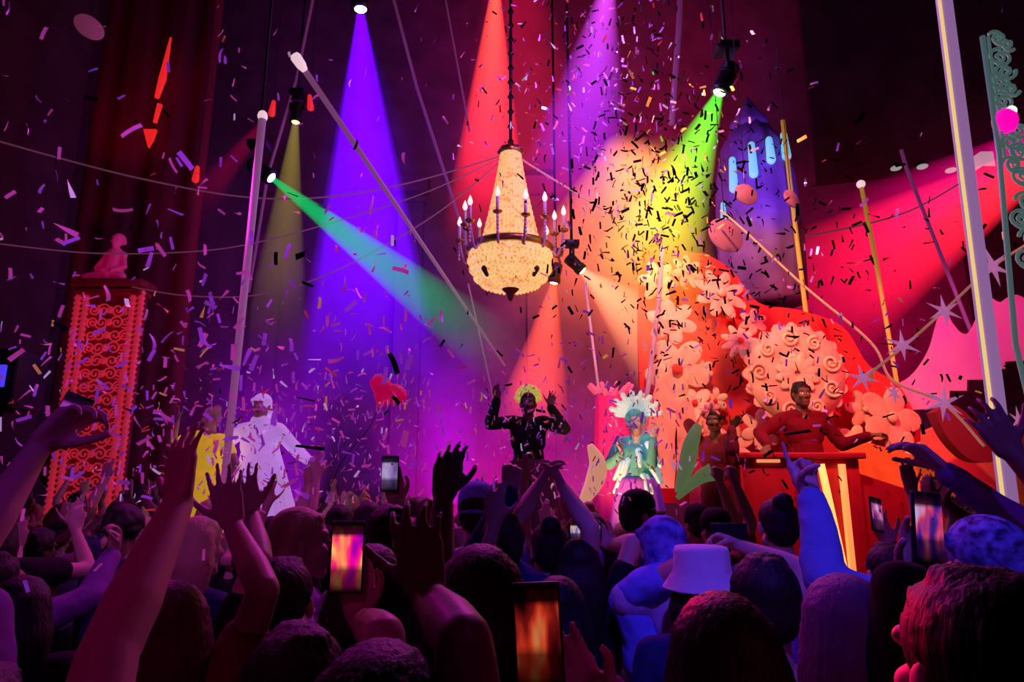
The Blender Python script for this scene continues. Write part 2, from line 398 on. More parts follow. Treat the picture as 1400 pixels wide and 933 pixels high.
def hair_mesh(J, style, vox, seed=0):
    mb = MB(); c, R = J['hc'], J['R']; R3 = np.array(R); T = lambda x, y, z: V(c) + R @ V((x, y, z)); r = random.Random(seed)
    if style in ('short', 'long', 'bun', 'bob'):
        mb.ellipsoid(T(0, -.022, .038), (.085, .100, .090), R3); mb.ellipsoid(T(0, -.055, .0), (.078, .062, .085), R3)
        mb.capsule(T(-.022, .05, .084), .019, T(.022, .05, .084), .019)
    if style == 'short':
        for i in range(14):
            a = r.uniform(0, 2 * PI); q = r.uniform(0, .05)
            x, y = q * math.cos(a), q * math.sin(a) - .02; z = .07 + .05 * math.sqrt(max(0, 1 - (q / .085) ** 2))
            mb.capsule(T(x, y, z - .006), .02, T(x * 1.12, y + .015, z + .002), .012, 8, 2)
    if style in ('long', 'bob'):
        zl = -.40 if style == 'long' else -.13
        for i in range(15):
            a = PI * (.02 + .96 * i / 14)
            x = .082 * math.cos(a); y = -.03 - .075 * math.sin(a)
            mb.capsule(T(x * .75, y * .7, .06), .03, T(x * 1.12, y - .01, -.06), .03, 8, 2)
            ym = y - .015 - (.015 if style == 'long' else 0)
            mb.capsule(T(x * 1.12, y - .01, -.06), .03, T(x * 1.25 + r.uniform(-.012, .012), ym, zl + r.uniform(-.05, .03)), .014, 8, 2)
    if style == 'bun': mb.ellipsoid(T(0, -.085, .11), (.045, .045, .042), R3)
    if style == 'curly':
        for i in range(120):
            a = r.uniform(0, 2 * PI); t = r.uniform(-.35, 1.5)
            d = V((math.cos(a) * math.cos(t), math.sin(a) * math.cos(t), math.sin(t)))
            if d.y > .35 and d.z < .55: continue
            mb.ellipsoid(T(d.x * .092, d.y * .1 - .02, d.z * .1 + .03), (.026,) * 3, None, 8, 6)
        mb.ellipsoid(T(0, -.022, .038), (.088, .100, .092), R3)
    if style == 'scarf':
        mb.ellipsoid(T(0, -.02, .04), (.092, .106, .092), R3); mb.ellipsoid(T(0, -.06, -.02), (.085, .065, .09), R3); mb.capsule(T(-.05, -.09, -.04), .03, T(-.06, -.13, -.16), .02); mb.ellipsoid(T(.02, -.11, -.0), (.035, .03, .03), R3)
        mb.capsule(T(-.08, .02, .06), .022, T(.08, .02, .06), .022)
    me = remesh(mb, vox, 2, .35, 'hair')
    cc = co_of(me); n = nrm_of(me); q = (cc - np.array(c))
    if style in ('short', 'long', 'bob', 'bun'):
        ang = np.arctan2(q[:, 1], q[:, 0]); d = .0013 * np.sin(ang * 46 + q[:, 2] * 9) + .001 * np.sin(ang * 83 + 2 + q[:, 2] * 14)
        set_co(me, cc + n * d[:, None])
    return me

def grip(px, Y, dx=0.0, lean=0.0):
    c = P(px[0], px[1], Y); return dict(ww=c + V((dx + lean * .13, .032, -.135)), ff=c + V((dx - lean * .05, .032, .05)), n=(0, -1, 0), pose='grip')
def grip_end(px, Y, s):
    c = P(px[0], px[1], Y); return dict(ww=c + V((s * .125, .03, -.07)), ff=c + V((s * .03, .03, .03)), n=(0, -1, 0), pose='grip')
def hat_mesh(J, style):
    c, R = J['hc'], J['R']; R3 = np.array(R); T = lambda x, y, z: V(c) + R @ V((x, y, z)); mb = MB()
    dome = [(.093, -.01), (.095, .02), (.092, .055), (.078, .09), (.05, .112), (.02, .12), (.0001, .121)]
    if style in ('cap', 'cap_back'):
        mb.lathe([(a, b * 1.0) for a, b in dome], 28, T(0, -.008, .03), R3 @ np.diag([.93, 1.1, 1.0]))
        s = 1 if style == 'cap' else -1
        pts = [(math.cos(t) * .075, .085 + .085 * math.sin(t)) for t in np.linspace(0, PI, 13)]
        vs = []; fs = []
        for zz in (-.004, .004):
            for x, y in pts: vs.append(T(x, s * (y - .008), .035 + zz - .02 * (x / .075) ** 2 - .12 * max(0, y - .085)))
        n = len(pts); fs.append(tuple(range(n))); fs.append(tuple(range(2 * n - 1, n - 1, -1)))
        for i in range(n): j = (i + 1) % n; fs.append((i, i + n, j + n, j))
        mb.add(vs, fs); mb.ellipsoid(T(0, -.008, .152), (.008, .008, .006), R3, 8, 5)
    if style == 'beanie':
        mb.lathe([(.094, -.03), (.098, -.01), (.097, .015), (.093, .018), (.094, .05), (.08, .095), (.045, .12), (.0001, .128)], 32, T(0, -.012, .03), R3 @ np.diag([.93, 1.1, 1.0]), flute=16, fd=.012)
    if style == 'bucket':
        mb.lathe([(.15, -.035), (.147, -.03), (.106, .025), (.102, .09), (.095, .105), (.0001, .112)], 36, T(0, -.005, .04), R3 @ np.diag([.95, 1.08, 1.0]), flute=9, fd=.015)
    return mb.mesh('hat')

SHOES = None
def garments_to(root, J, prm, vox):
    global SHOES
    top = prm.get('top', 'black'); gv = max(vox, .011)
    me = shirt(J, prm.get('sleeve', 'short'), gv)
    wrinkle(me, prm.get('fold', .006), 9, prm.get('seed', 0)); me.materials.append(CLOTH[top]); link(prm.get('top_name', 'shirt'), me, root)
    t = trousers(J, .016); t.materials.append(CLOTH[prm.get('legs', 'charcoal')]); link('trousers', t, root)
    if SHOES is None:
        SHOES = []
        for sx in (-1, 1):
            s = shoe(sx); s.materials.append(CLOTH['black']); SHOES.append(s)
    for s in SHOES: link('shoe', s, root)
    hs = prm.get('hair', 'short')
    if hs: 
        h = hair_mesh(J, hs, min(max(vox, .008), .011), prm.get('seed', 0)); hm = HAIRS.get(prm.get('hair_col', 'dark')) or CLOTH.get(prm.get('hair_col'))
        h.materials.append(hm); link('headscarf' if hs == 'scarf' else 'hair', h, root)
    if prm.get('hat'):
        h = hat_mesh(J, prm['hat']); h.materials.append(CLOTH[prm.get('hat_col', 'black')]); link({'cap': 'cap', 'cap_back': 'cap', 'beanie': 'beanie', 'bucket': 'bucket_hat'}[prm['hat']], h, root)
    if prm.get('bracelet') is not None:
        S, E, W, a = J['arms'][prm['bracelet']]; d = (W - E).normalized(); R = look(d)
        mb = MB(); mb.lathe([(.036, -.012), (.039, -.008), (.039, .008), (.036, .012), (.033, .0)], 24, W - d * .03, np.array(R)); part('bracelet', mb, mat('bracelet_silver', (.7, .7, .72), .25, 1.0), root)

DOWN = [dict(W=(-.24, .05, .86), hint=(-.5, -.3, 1.1), pose='relaxed', N=(1, 0, 0)), dict(W=(.24, .05, .86), hint=(.5, -.3, 1.1), pose='relaxed', N=(-1, 0, 0))]
JS = {}
def make_person(label, prm, loc, rz, height, group=None, cat='person'):
    root = None
    me, J = body(prm)
    root = link('person', me, None, loc, (0, 0, rz)); s = height / 1.75; root.scale = (s, s, s)
    tag(root, label, cat, group)
    JS[root.name] = J
    garments_to(root, J, prm, prm.get('vox', .011))
    return root

def fig(label, head, Y, rz=0, arms=(None, None), base=0.0, group=None, zc=None, **prm):
    """person whose head top shows at pixel `head` at distance Y; arms given by photo pixels and distances:
       dict(w=(px,py,Y), f=(px,py,Y) finger tip, e=(px,py,Y) elbow, n=(x,y,z) palm normal in world, pose)"""
    rz = math.radians(rz)
    top = P(head[0], head[1], Y); h = top.z - base - .012
    hh = min(max(h, 1.5), 2.0) if zc is None else zc
    if abs(hh - h) > .02: print('HEIGHT', label, round(h, 2))
    loc = V((top.x, Y, base)); s = hh / 1.75
    Minv = (Matrix.Translation(loc) @ Matrix.Rotation(rz, 4, 'Z') @ Matrix.Scale(s, 4)).inverted(); Rinv = Matrix.Rotation(-rz, 3, 'Z')
    out = []
    for i, a in enumerate(arms):
        if a is None: out.append(DOWN[i]); continue
        if 'W' in a: out.append(a); continue
        Ww = a['ww'] if 'ww' in a else P(*a['w']); d = dict(W=Minv @ Ww, pose=a.get('pose', 'open'))
        if 'ff' in a: d['F'] = Rinv @ (a['ff'] - Ww)
        if 'f' in a: d['F'] = Rinv @ (P(*a['f']) - Ww)
        if 'e' in a: d['hint'] = Minv @ (a['e'] if isinstance(a['e'], V) else P(*a['e']))
        if 'n' in a: d['N'] = Rinv @ V(a['n'])
        if 'hk' in a: d['hk'] = a['hk']
        S = V((-.17 if i == 0 else .17, 0, 1.45)); D = (d['W'] - S).length
        if D > .565 * 1.18: print('REACH', label, i, round(D, 2))
        out.append(d)
    prm['arms'] = out
    return make_person(label, prm, loc, rz, hh, group)
# ------------------------------------------------------------------ the room
M_FLOOR = mat('floor_dark', (.03, .02, .03), .35, noise_scale=3, col2=(.05, .03, .05))
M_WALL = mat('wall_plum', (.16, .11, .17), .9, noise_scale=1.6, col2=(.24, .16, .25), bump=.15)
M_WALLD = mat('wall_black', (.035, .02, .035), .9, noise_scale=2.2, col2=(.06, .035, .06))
M_CEIL = mat('ceiling_black', (.02, .012, .018), .95, noise_scale=2, col2=(.03, .02, .028))
M_BLACK = mat('black_metal', (.015, .013, .016), .4, .3)
M_STEEL = mat('steel', (.5, .48, .5), .3, 1.0)
CEIL_Z = 15.0
structure('floor', MB().box((0, 6.2, -.05), (20.4, 15.8, .1)), M_FLOOR)
structure('wall_back', MB().box((0, 13.7, 7.5), (20, .2, 15)), M_WALL)
structure('wall_left', MB().box((-9.9, 6.2, 7.5), (.2, 15, 15)), M_WALL)
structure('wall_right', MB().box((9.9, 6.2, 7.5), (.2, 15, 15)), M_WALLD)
structure('ceiling', MB().box((0, 6.2, CEIL_Z + .05), (20, 15, .1)), M_CEIL)
# pilasters and panel mouldings along the back wall
for i, x in enumerate((-8.2, -5.2, -2.2, 0.6)):
    mb = MB(); mb.box((x, 13.5, 4.2), (.55, .22, 8.4)); mb.box((x, 13.46, .3), (.7, .3, .6)); mb.box((x, 13.46, 8.3), (.75, .32, .35)); mb.box((x, 13.46, 7.95), (.65, .26, .12))
    structure('trim_%d' % (i + 1), mb, M_WALL)
# dark balcony front on the right, its lower edge above the red beams
a = P(1128, 250, 11); b = P(1345, 206, 10.3)
mb = MB(); d = (b - a); n_ = V((d.y, -d.x, 0)).normalized() * .12
q0 = a - d * .05; q1 = a + d * 1.8
vs = []
for p in (q0, q1):
    for o_ in (n_, -n_):
        for z in (a.z, CEIL_Z): vs.append((p.x + o_.x, p.y + o_.y, z))
mb.add(vs, [(0, 1, 5, 4), (2, 6, 7, 3), (0, 2, 3, 1), (4, 5, 7, 6), (1, 3, 7, 5), (0, 4, 6, 2)])
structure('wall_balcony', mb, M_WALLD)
# stage
structure('stage_floor', MB().box((4.2, 8.6, .5), (10.6, 6.0, 1.0), bevel=.02), mat('stage_black', (.05, .02, .03), .5, noise_scale=5, col2=(.08, .03, .04)))

# ------------------------------------------------------------------ light beams (lit haze) and their lamps
def beam_mat(name, c0, c1, strength, fall, edge, power, fade_end=.35):
    m = bpy.data.materials.new(name); m.use_nodes = True; nt = m.node_tree
    for n in list(nt.nodes): nt.nodes.remove(n)
    N = nt.nodes.new; Lk = nt.links.new
    out = N('ShaderNodeOutputMaterial'); pv = N('ShaderNodeVolumePrincipled'); pv.inputs['Density'].default_value = 0.0
    Lk(pv.outputs[0], out.inputs['Volume'])
    at = N('ShaderNodeTexCoord'); sp = N('ShaderNodeSeparateXYZ'); Lk(at.outputs['Object'], sp.inputs[0])
    def M(op, a, b=None, clamp=False):
        n = N('ShaderNodeMath'); n.operation = op; n.use_clamp = clamp
        for i, v in enumerate((a, b)):
            if v is None: continue
            if isinstance(v, (int, float)): n.inputs[i].default_value = v
            else: Lk(v, n.inputs[i])
        return n.outputs[0]
    x, y, z = sp.outputs
    L, r0, r1 = m_args['L'], m_args['r0'], m_args['r1']
    t = M('DIVIDE', z, L, True)
    rad = M('ADD', M('MULTIPLY', t, r1 - r0), r0)
    q = M('DIVIDE', M('SQRT', M('ADD', M('MULTIPLY', x, x), M('MULTIPLY', y, y))), rad)
    core = M('POWER', M('SUBTRACT', 1.0, M('MULTIPLY', q, q), True), power)
    if edge:
        e = M('SUBTRACT', 1.0, M('ABSOLUTE', M('MULTIPLY', M('SUBTRACT', q, .80), 9.0)), True)
        core = M('ADD', core, M('MULTIPLY', e, edge))
    f = M('MULTIPLY', core, M('POWER', M('SUBTRACT', 1.0, t, True), fall))
    f = M('MULTIPLY', f, M('DIVIDE', strength, rad))
    s_end = M('MULTIPLY', M('SUBTRACT', 1.0, t), 1.0 / max(fade_end, .01), True)
    f = M('MULTIPLY', f, s_end)
    Lk(f, pv.inputs['Emission Strength'])
    if m_args.get('dens'):
        pv.inputs['Color'].default_value = (0, 0, 0, 1); Lk(M('MULTIPLY', f, m_args['dens']), pv.inputs['Density'])
    mx = N('ShaderNodeMix'); mx.data_type = 'RGBA'; Lk(t, mx.inputs[0])
    mx.inputs[6].default_value = (*c0, 1); mx.inputs[7].default_value = (*c1, 1)
    Lk(mx.outputs[2], pv.inputs['Emission Color'])
    try: m.cycles.volume_step_rate = m_args.get('step', 0.35)
    except Exception: pass
    return m
m_args = {}
NB = 0
def beam(label, a, b, r1, c0, c1=None, strength=1.0, fall=.6, edge=0.0, power=1.0, r0=.05, fade_end=.35, step=.3, dens=0.0):
    global NB
    NB += 1
    a, b = V(a), V(b); L = (b - a).length
    m_args.update(L=L, r0=r0, r1=r1, step=step, dens=dens)
    m = beam_mat('beam_%d' % NB, c0, c1 or c0, strength, fall, edge, power, fade_end)
    mb = MB().lathe([(r0, 0), (r0 + (r1 - r0) * .5, L * .5), (r1, L)], 28)
    o = link('light_beam', mb.mesh('light_beam', [m], True)); o.matrix_world = Matrix.Translation(a) @ look(b - a).to_4x4()
    tag(o, label, 'light beam', None, 'stuff')
    return o

def moving_head(label, pos, aim, lens_col, es=6.0, k=1.0, pipe=True, lens_r=.085):
    pos = V(pos); d = (V(aim) - pos).normalized(); back = pos - d * .32 * k
    root = thing('moving_head_light', label, 'spotlight', back); R = look(d)
    mb = MB(); mb.lathe([(.07 * k, -.14 * k), (.12 * k, -.12 * k), (.13 * k, 0), (.12 * k, .16 * k), (.135 * k, .2 * k), (.135 * k, .3 * k), (.10 * k, .305 * k)], 24, (0, 0, 0), np.array(R))
    for i in range(4): mb.lathe([(.132 * k, -.1 * k + i * .035 * k), (.137 * k, -.095 * k + i * .035 * k), (.132 * k, -.08 * k + i * .035 * k)], 24, (0, 0, 0), np.array(R))
    part('head', mb, M_BLACK, root)
    mb = MB(); mb.lathe([(lens_r * k, .306 * k), (lens_r * .8 * k, .325 * k), (lens_r * .4 * k, .335 * k), (.0001, .338 * k)], 24, (0, 0, 0), np.array(R))
    part('lens', mb, mat('lens_%s' % label[:24], (1, 1, 1), .1, emit=lens_col, es=es), root)
    up = .42 * k
    side = d.cross(V((0, 0, 1))); side = side.normalized() if side.length > .1 else V((1, 0, 0))
    mb = MB()
    for s in (-1, 1): mb.tube([side * s * .155 * k, side * s * .165 * k + V((0, 0, .2 * k)), side * s * .1 * k + V((0, 0, .3 * k))], .028 * k, 8)
    mb.tube([side * -.12 * k + V((0, 0, .3 * k)), side * .12 * k + V((0, 0, .3 * k))], .035 * k, 8)
    part('yoke', mb, M_BLACK, root)
    part('base', MB().box((0, 0, .38 * k), (.32 * k, .28 * k, .12 * k), bevel=.02 * k), M_BLACK, root)
    if pipe: part('drop_pipe', MB().tube([(0, 0, .43 * k), (0, 0, CEIL_Z - back.z)], .018, 8), M_BLACK, root)
    return root

A = P(493, 14, 8); B = P(508, 560, 8.6)
moving_head('bright white-violet spotlight hanging high above the purple beam', A, B, (.75, .7, 1), 14, 1.0)
beam('broad violet beam falling straight from the high white spotlight', A, B, 1.08, (.15, .0, 1), (.14, .0, .9), .78, .15, 1.0, .3, step=.2)
beam('deep blue halo around the violet beam', A + V((0, .1, 0)), B + V((0, .3, 0)), 1.75, (.02, .0, .8), (.03, .0, .5), .16, .3, 0, 1.0, step=.3)
A = P(678, -28, 9); B = P(664, 330, 9.6)
moving_head('spotlight above the top edge feeding the red beam over the chandelier', A, B, (1, .3, .2), 8)
beam('saturated red beam coming down behind the chandelier top', A, B, .72, (1, .06, .03), (1, .0, .05), 1.3, .25, 0, .4, step=.25)
beam('broad dim red haze around the red beam and the chandelier', P(705, -120, 10.4), P(715, 420, 10.8), 1.7, (1, .0, .07), (1, .03, .03), .15, .1, 0, .8, r0=.35)
A = P(372, 244, 7); B = P(705, 500, 7.2)
moving_head('small spotlight beside the pale left pole casting the green beam', A, B, (.6, 1, .75), 10, .7)
beam('narrow green beam slanting down from the left pole, fading to teal', A, B, .40, (.0, 1, .22), (.03, .42, .26), .62, .75, 0, .5, r0=.03, step=.2, dens=1.6)
A = P(404, 168, 9); B = P(372, 500, 9)
moving_head('dim spotlight behind the left pole with an olive yellow beam', A, B, (.9, .75, .2), 2, .7)
beam('faint olive yellow beam dropping behind the pale left pole', A, B, .5, (.55, .42, .04), (.3, .12, .1), .2, .5, .3, .4)
A = P(983, 128, 6.6); B = P(860, 420, 6.9)
moving_head('spotlight with the short vivid green beam right of the confetti burst', A, B, (.6, 1, .6), 10, .8)
beam('vivid green beam streaming down-left into the confetti burst', A, B, .75, (.03, 1, .03), (.8, .55, .02), .9, .5, 0, .5, step=.25)
A = P(757, 388, 9.5); B = P(722, 610, 9.8)
moving_head('spotlight below right of the chandelier with the orange-red beam', A, B, (1, .6, .4), 6, .7)
beam('orange-red beam dropping below the chandelier bowl', A, B, .68, (1, .09, .03), (1, .05, .05), .75, .25, 0, .35)
A = P(797, 371, 8); B = P(985, 545, 8.2)
moving_head('small bright spotlight right of the chandelier, salmon beam toward stage', A, B, (1, .85, .6), 14, .6)
beam('salmon beam spreading right from beside the chandelier to the stage set', A, B, .95, (1, .42, .2), (1, .2, .1), .75, .7, 0, .5)
A = P(868, 205, 10); B = P(770, 470, 10)
beam('wide salmon haze beam left of the confetti burst', A, B, 1.4, (1, .26, .12), (1, .10, .04), .95, .4, 0, .6, r0=.5)
beam('golden haze glow filled with black confetti right of chandelier', P(885, 215, 7.6), P(905, 520, 7.6), .9, (1, .42, .05), (1, .14, .05), .52, .2, 0, .7, r0=.55)
A = P(1445, 205, 9.4); B = P(1060, 440, 9.6)
moving_head('spotlight beyond the right edge throwing the wide red beam', A, B, (1, .2, .2), 6)
beam('wide red beam crossing from the right edge toward the rosette', A, B, 1.25, (1, .02, .03), (1, .0, .06), 1.0, .35, 0, .4, r0=.18)
A = P(1440, 175, 9.8); B = P(1120, 345, 10)
beam('magenta beam lying above the wide red beam on the right', A, B, .8, (1, .0, .28), (.8, .0, .15), .42, .6, 0, .5, r0=.15)
A = P(362, 165, 9.4); B = P(255, 300, 9.4)
beam('thin dull red beam left of the pale pole top', A, B, .32, (.7, .0, .08), None, .12, .6, 0, .7)
A = P(835, -40, 7.6); B = P(775, 300, 7.9)
moving_head('spotlight above the top edge over the sparkling confetti', A, B, (.8, .4, 1), 8)
beam('purple beam from the ceiling full of sparkling confetti', A, B, .85, (.75, .06, .8), (.12, .0, .95), .75, .35, 0, .7)
A = P(640, 700, 11.5); B = P(620, 420, 11.5)
beam('purple uplight glow on the far wall left of the orange beam', P(615, 690, 12), P(607, 420, 12), .75, (.6, .0, .8), (.15, .0, .7), .3, .5, 0, .5, r0=.45)
beam('violet uplight glow behind the white robed dancer', P(372, 720, 9), P(385, 430, 9.2), 1.1, (.5, .0, 1), (.1, .0, .5), .3, .7, 0, .5, r0=.6)
beam('pink uplight glow rising behind the crowd at mid stage', P(690, 760, 10), P(690, 480, 10.4), 2.6, (.95, .0, .45), (.25, .0, .3), .5, 1.0, 0, .4, r0=1.6)

# ------------------------------------------------------------------ chandelier
CH_Y = 8.0
c_top = P(700, 207, CH_Y); c_rim = P(698, 351, CH_Y); c_bot = P(698, 396, CH_Y)
mpp = m_per_px(330, CH_Y)
ch = thing('chandelier', 'large lit crystal chandelier with tent top, candle arms and round beaded bowl', 'chandelier', (c_rim.x, CH_Y, c_rim.z))
M_CRY = mat_crystal('crystal_beads', (1.0, .62, .24), (.80, .20, .03), .78, 26)
M_CRY2 = mat_crystal('crystal_strands', (1, .56, .18), (.85, .22, .03), .74, 18)
M_BRASS = mat('brass', (.5, .28, .1), .35, .9)
zt = c_top.z - c_rim.z; zb = c_bot.z - c_rim.z; rb = 57 * mpp
mb = MB(); mb.tube([(0, 0, zt), (0, 0, CEIL_Z - c_rim.z)], .022, 8); 
for i in range(14): mb.lathe([(.02, zt + .1 + i * .22), (.045, zt + .14 + i * .22), (.02, zt + .18 + i * .22)], 12)
part('hanging_rod', mb, M_BLACK, ch)
part('crown', MB().lathe([(.13, zt - .06), (.17, zt - .02), (.15, zt + .03), (.06, zt + .06), (.03, zt + .14)], 24, flute=8, fd=.06), M_BRASS, ch)
mb = MB(); r_t, r_b = 14 * mpp, 39 * mpp
for i in range(44):
    a = 2 * PI * i / 44; pts = []; rr = []
    for j in range(34):
        t = j / 33; r = r_t + (r_b - r_t) * (t ** 1.25); z = zt - .05 - (zt - .16) * t
        pts.append((r * math.cos(a), r * math.sin(a), z)); rr.append((.012 + .016 * t) * (1 + .35 * (j % 2)))
    mb.tube(pts, rr, 6)
part('crystal_tent', mb, M_CRY2, ch)
part('tent_lining', MB().lathe([(r_b * .93, .1), (r_t * .9 + (r_b - r_t) * .3, zt * .5), (r_t * .9, zt - .06)], 32), M_CRY2, ch)
part('ring', MB().lathe([(rb * 1.0, .02), (rb * 1.05, .03), (rb * 1.06, .09), (rb * 1.0, .12), (rb * .7, .13), (rb * .7, .05)], 48), M_BRASS, ch)
def bowl_r(t): return rb * (math.sin(t) ** .55) * (.93 + .07 * math.sin(t))
def bowl_z(t): return .02 + (zb - .02) * (math.cos(t) ** .9 if t < PI / 2 - .001 else 0)
prof = [(rb * .001, zb)] + [(bowl_r(t), bowl_z(t)) for t in np.linspace(.04, PI / 2, 16)]
part('beaded_bowl', MB().lathe(prof, 56, flute=28, fd=.012), M_CRY, ch)
mb = MB()
for t in (.25, .55, .85, 1.15, 1.4):
    r = bowl_r(t) * 1.012; z = bowl_z(t)
    for i in range(int(18 + 34 * math.sin(t))):
        a = 2 * PI * i / int(18 + 34 * math.sin(t)); mb.ellipsoid((r * math.cos(a), r * math.sin(a), z), (.02, .02, .026), None, 6, 4)
part('bead_rows', mb, M_CRY2, ch)['kind'] = 'stuff'
M_ORN = mat('dark_ornament', (.12, .02, .02), .3)
for ang in (-PI / 2 - .75, -PI / 2 + .75, PI / 2):
    r = rb * .80; mb = MB(); d = V((math.cos(ang), math.sin(ang), 0)); mb.capsule(d * r * 1.07 + V((0, 0, zb * .62)), .045, d * r * .98 + V((0, 0, zb * .78)), .025); part('dark_pendant', mb, M_ORN, ch)
part('finial', MB().lathe([(.0001, zb - .16), (.03, zb - .13), (.05, zb - .06), (.1, zb - .01), (.14, zb + .03)], 20), M_ORN, ch)
M_CAND = mat('candle_sleeve', (.85, .7, .75), .5); M_FLAME = mat('flame_bulb', (1, .8, .6), .3, emit=(1, .6, .5), es=1.3)
M_ARM = mat('arm_glass', (.7, .35, .45), .2)
for i in range(12):
    a = 2 * PI * (i + .5) / 12; d = V((math.cos(a), math.sin(a), 0)); ro = rb * (1.28 if i % 2 else 1.1)
    pts = [d * (rb * 1.02 + (ro - rb) * t) + V((0, 0, .06 - .16 * math.sin(PI * t) * (1 - t * .3) + .22 * t * t + (.0 if i % 2 else .08) * t)) for t in np.linspace(0, 1, 12)]
    arm = part('arm', MB().tube(pts, .016, 8), M_ARM, ch); e = pts[-1]
    part('drip_pan', MB().lathe([(.02, -.02), (.055, .0), (.06, .015), (.02, .02)], 16, e), M_BRASS, arm)
    part('candle', MB().lathe([(.02, .015), (.02, .20), (.012, .205)], 12, e), M_CAND, arm)
    part('flame_bulb', MB().lathe([(.014, .205), (.032, .24), (.03, .27), (.012, .32), (.0001, .345)], 12, e), M_FLAME, arm)
    mb = MB()
    for k in range(5): mb.ellipsoid(e + V((0, 0, -.05 - .05 * k)), (.018, .018, .024), None, 6, 4)
    part('crystal_drop', mb, M_CAND, arm)

# ------------------------------------------------------------------ poles, rods and cables
M_POLE = mat('pole_white', (.55, .38, .52), .4, emit=(.75, .25, .6), es=.16)  # emission puts the light caught by the pale poles into their colour
M_POLEW = mat('pole_lilac_light', (.7, .55, .75), .3, emit=(.62, .30, .75), es=.38)  # lilac light on the right pole, put into its colour
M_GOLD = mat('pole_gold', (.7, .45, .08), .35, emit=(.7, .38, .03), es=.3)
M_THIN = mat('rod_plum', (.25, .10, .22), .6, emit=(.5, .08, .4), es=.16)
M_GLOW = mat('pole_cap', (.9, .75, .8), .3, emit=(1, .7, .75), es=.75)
M_EDGE_LIGHT = mat('painted_yellow_light', (1, .85, .4), .3, emit=(1, .72, .25), es=.8)  # yellow light on the pole's left edge, drawn as a glowing strip
# left pole, its pink emission standing in for light falling on it
t_ = P(359, 160, 6.2); b_ = P(316, 570, 6.2); dirv = (b_ - t_); k = (0 - t_.z) / dirv.z; foot = t_ + dirv * k
pl = thing('painted_light_pole', 'pale pink pole with a glowing cap standing in the left crowd', 'pole', foot)
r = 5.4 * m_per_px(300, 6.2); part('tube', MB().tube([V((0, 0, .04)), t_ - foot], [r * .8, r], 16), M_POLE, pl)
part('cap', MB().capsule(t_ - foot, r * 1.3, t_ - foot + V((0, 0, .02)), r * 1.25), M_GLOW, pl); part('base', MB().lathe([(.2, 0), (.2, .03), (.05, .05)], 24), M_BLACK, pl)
# right pole, its lilac glow and yellow strip painting in light from two sides
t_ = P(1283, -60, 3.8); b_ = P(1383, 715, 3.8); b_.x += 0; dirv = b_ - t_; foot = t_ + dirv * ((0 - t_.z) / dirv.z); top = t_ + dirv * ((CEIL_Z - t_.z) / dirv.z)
pr = thing('painted_light_pole', 'thick right pole with lilac light and a yellow lit edge painted on', 'pole', foot)
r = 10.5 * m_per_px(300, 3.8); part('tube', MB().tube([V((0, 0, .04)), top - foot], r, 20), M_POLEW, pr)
part('painted_edge_light', MB().tube([V((-r * .93, -r * .42, .05)), top - foot + V((-r * .93, -r * .42, 0))], r * .22, 8), M_EDGE_LIGHT, pr); part('base', MB().lathe([(.22, 0), (.22, .03), (.07, .05)], 24), M_BLACK, pr)
# slanting pole
t_ = P(407, 82, 5.0); e_ = P(690, 500, 8.6)
ps = thing('slanting_pole', 'slanting pale tube with a glowing white head, from upper left to below chandelier', 'pole', e_)
part('tube', MB().tube([V((0, 0, 0)), t_ - e_], [.015, .028], 12), M_POLE, ps)
dd = (t_ - e_).normalized(); part('head', MB().lathe([(.028, -.1), (.044, -.05), (.047, .03), (.036, .05), (.0001, .06)], 20, t_ - e_, np.array(look(dd))), M_GLOW, ps)
part('stay_wire', MB().tube([(P(640, 388, 7.9) - e_), (P(678, 560, 8.4) - e_)], .010, 8), M_POLE, ps)
def rod(label, pts, rad, m, cat='rod', name='hanging_rod', knob=None):
    p0 = V(pts[-1]); o = link(name, MB().tube([V(p) - p0 for p in pts], rad, 8).mesh(name, [m]), None, p0); tag(o, label, cat)
    if knob: part('knob', MB().ellipsoid(V(pts[0]) - p0, (rad * 2, rad * 2, rad * 2)), knob, o)
    return o
rod('gold pole crossing the wide red beam on the right', [P(1177, 252, 8.2), P(1196, 350, 8.2), P(1222, 500, 8.2), P(1262, 742, 8.2)], .028, M_GOLD, 'pole', 'gold_pole', M_GLOW)
rod('pole beside the purple tower, white above and gold below', [P(1070, 165, 8.0), P(1080, 250, 8.0), P(1102, 430, 8.0), P(1135, 742, 8.0)], .030, M_GOLD, 'pole', 'gold_pole')
rod('thin pink rod in front of the wide red beam near right pole', [P(1232, 205, 8.6), P(1240, 232, 8.6), P(1326, 450, 8.6), P(1420, 742, 8.6)], .025, M_THIN, 'rod', 'thin_rod')
rod('pink jointed rod hanging from the top edge above the green beam', [P(932, -60, 8), P(928, 40, 8), P(918, 170, 8)], .04, M_THIN)
rod('pale rod standing left of the stage set flowers', [P(906, 335, 7.0), P(900, 420, 7.0), P(886, 530, 7.0), P(868, 676, 7.0)], .026, M_POLE, 'rod', 'thin_rod')
rod('thin salmon rod under the small bright spotlight', [P(800, 388, 8.4), P(818, 530, 8.4), P(834, 676, 8.4)], .018, M_POLE, 'rod', 'thin_rod')
rod('long thin purple rod slanting from the top edge right of violet beam', [P(528, -40, 8.5), P(570, 120, 8.5), P(612, 250, 8.5), P(640, 340, 8.5)], .022, M_THIN)
rod('thinnest purple rod slanting toward the red beam', [P(602, -40, 9), P(622, 70, 9), P(642, 180, 9)], .014, M_THIN)
rod('dim purple rod slanting down behind the pale left pole', [P(436, -40, 9), P(405, 110, 9), P(366, 240, 9), P(340, 400, 9)], .022, M_THIN)
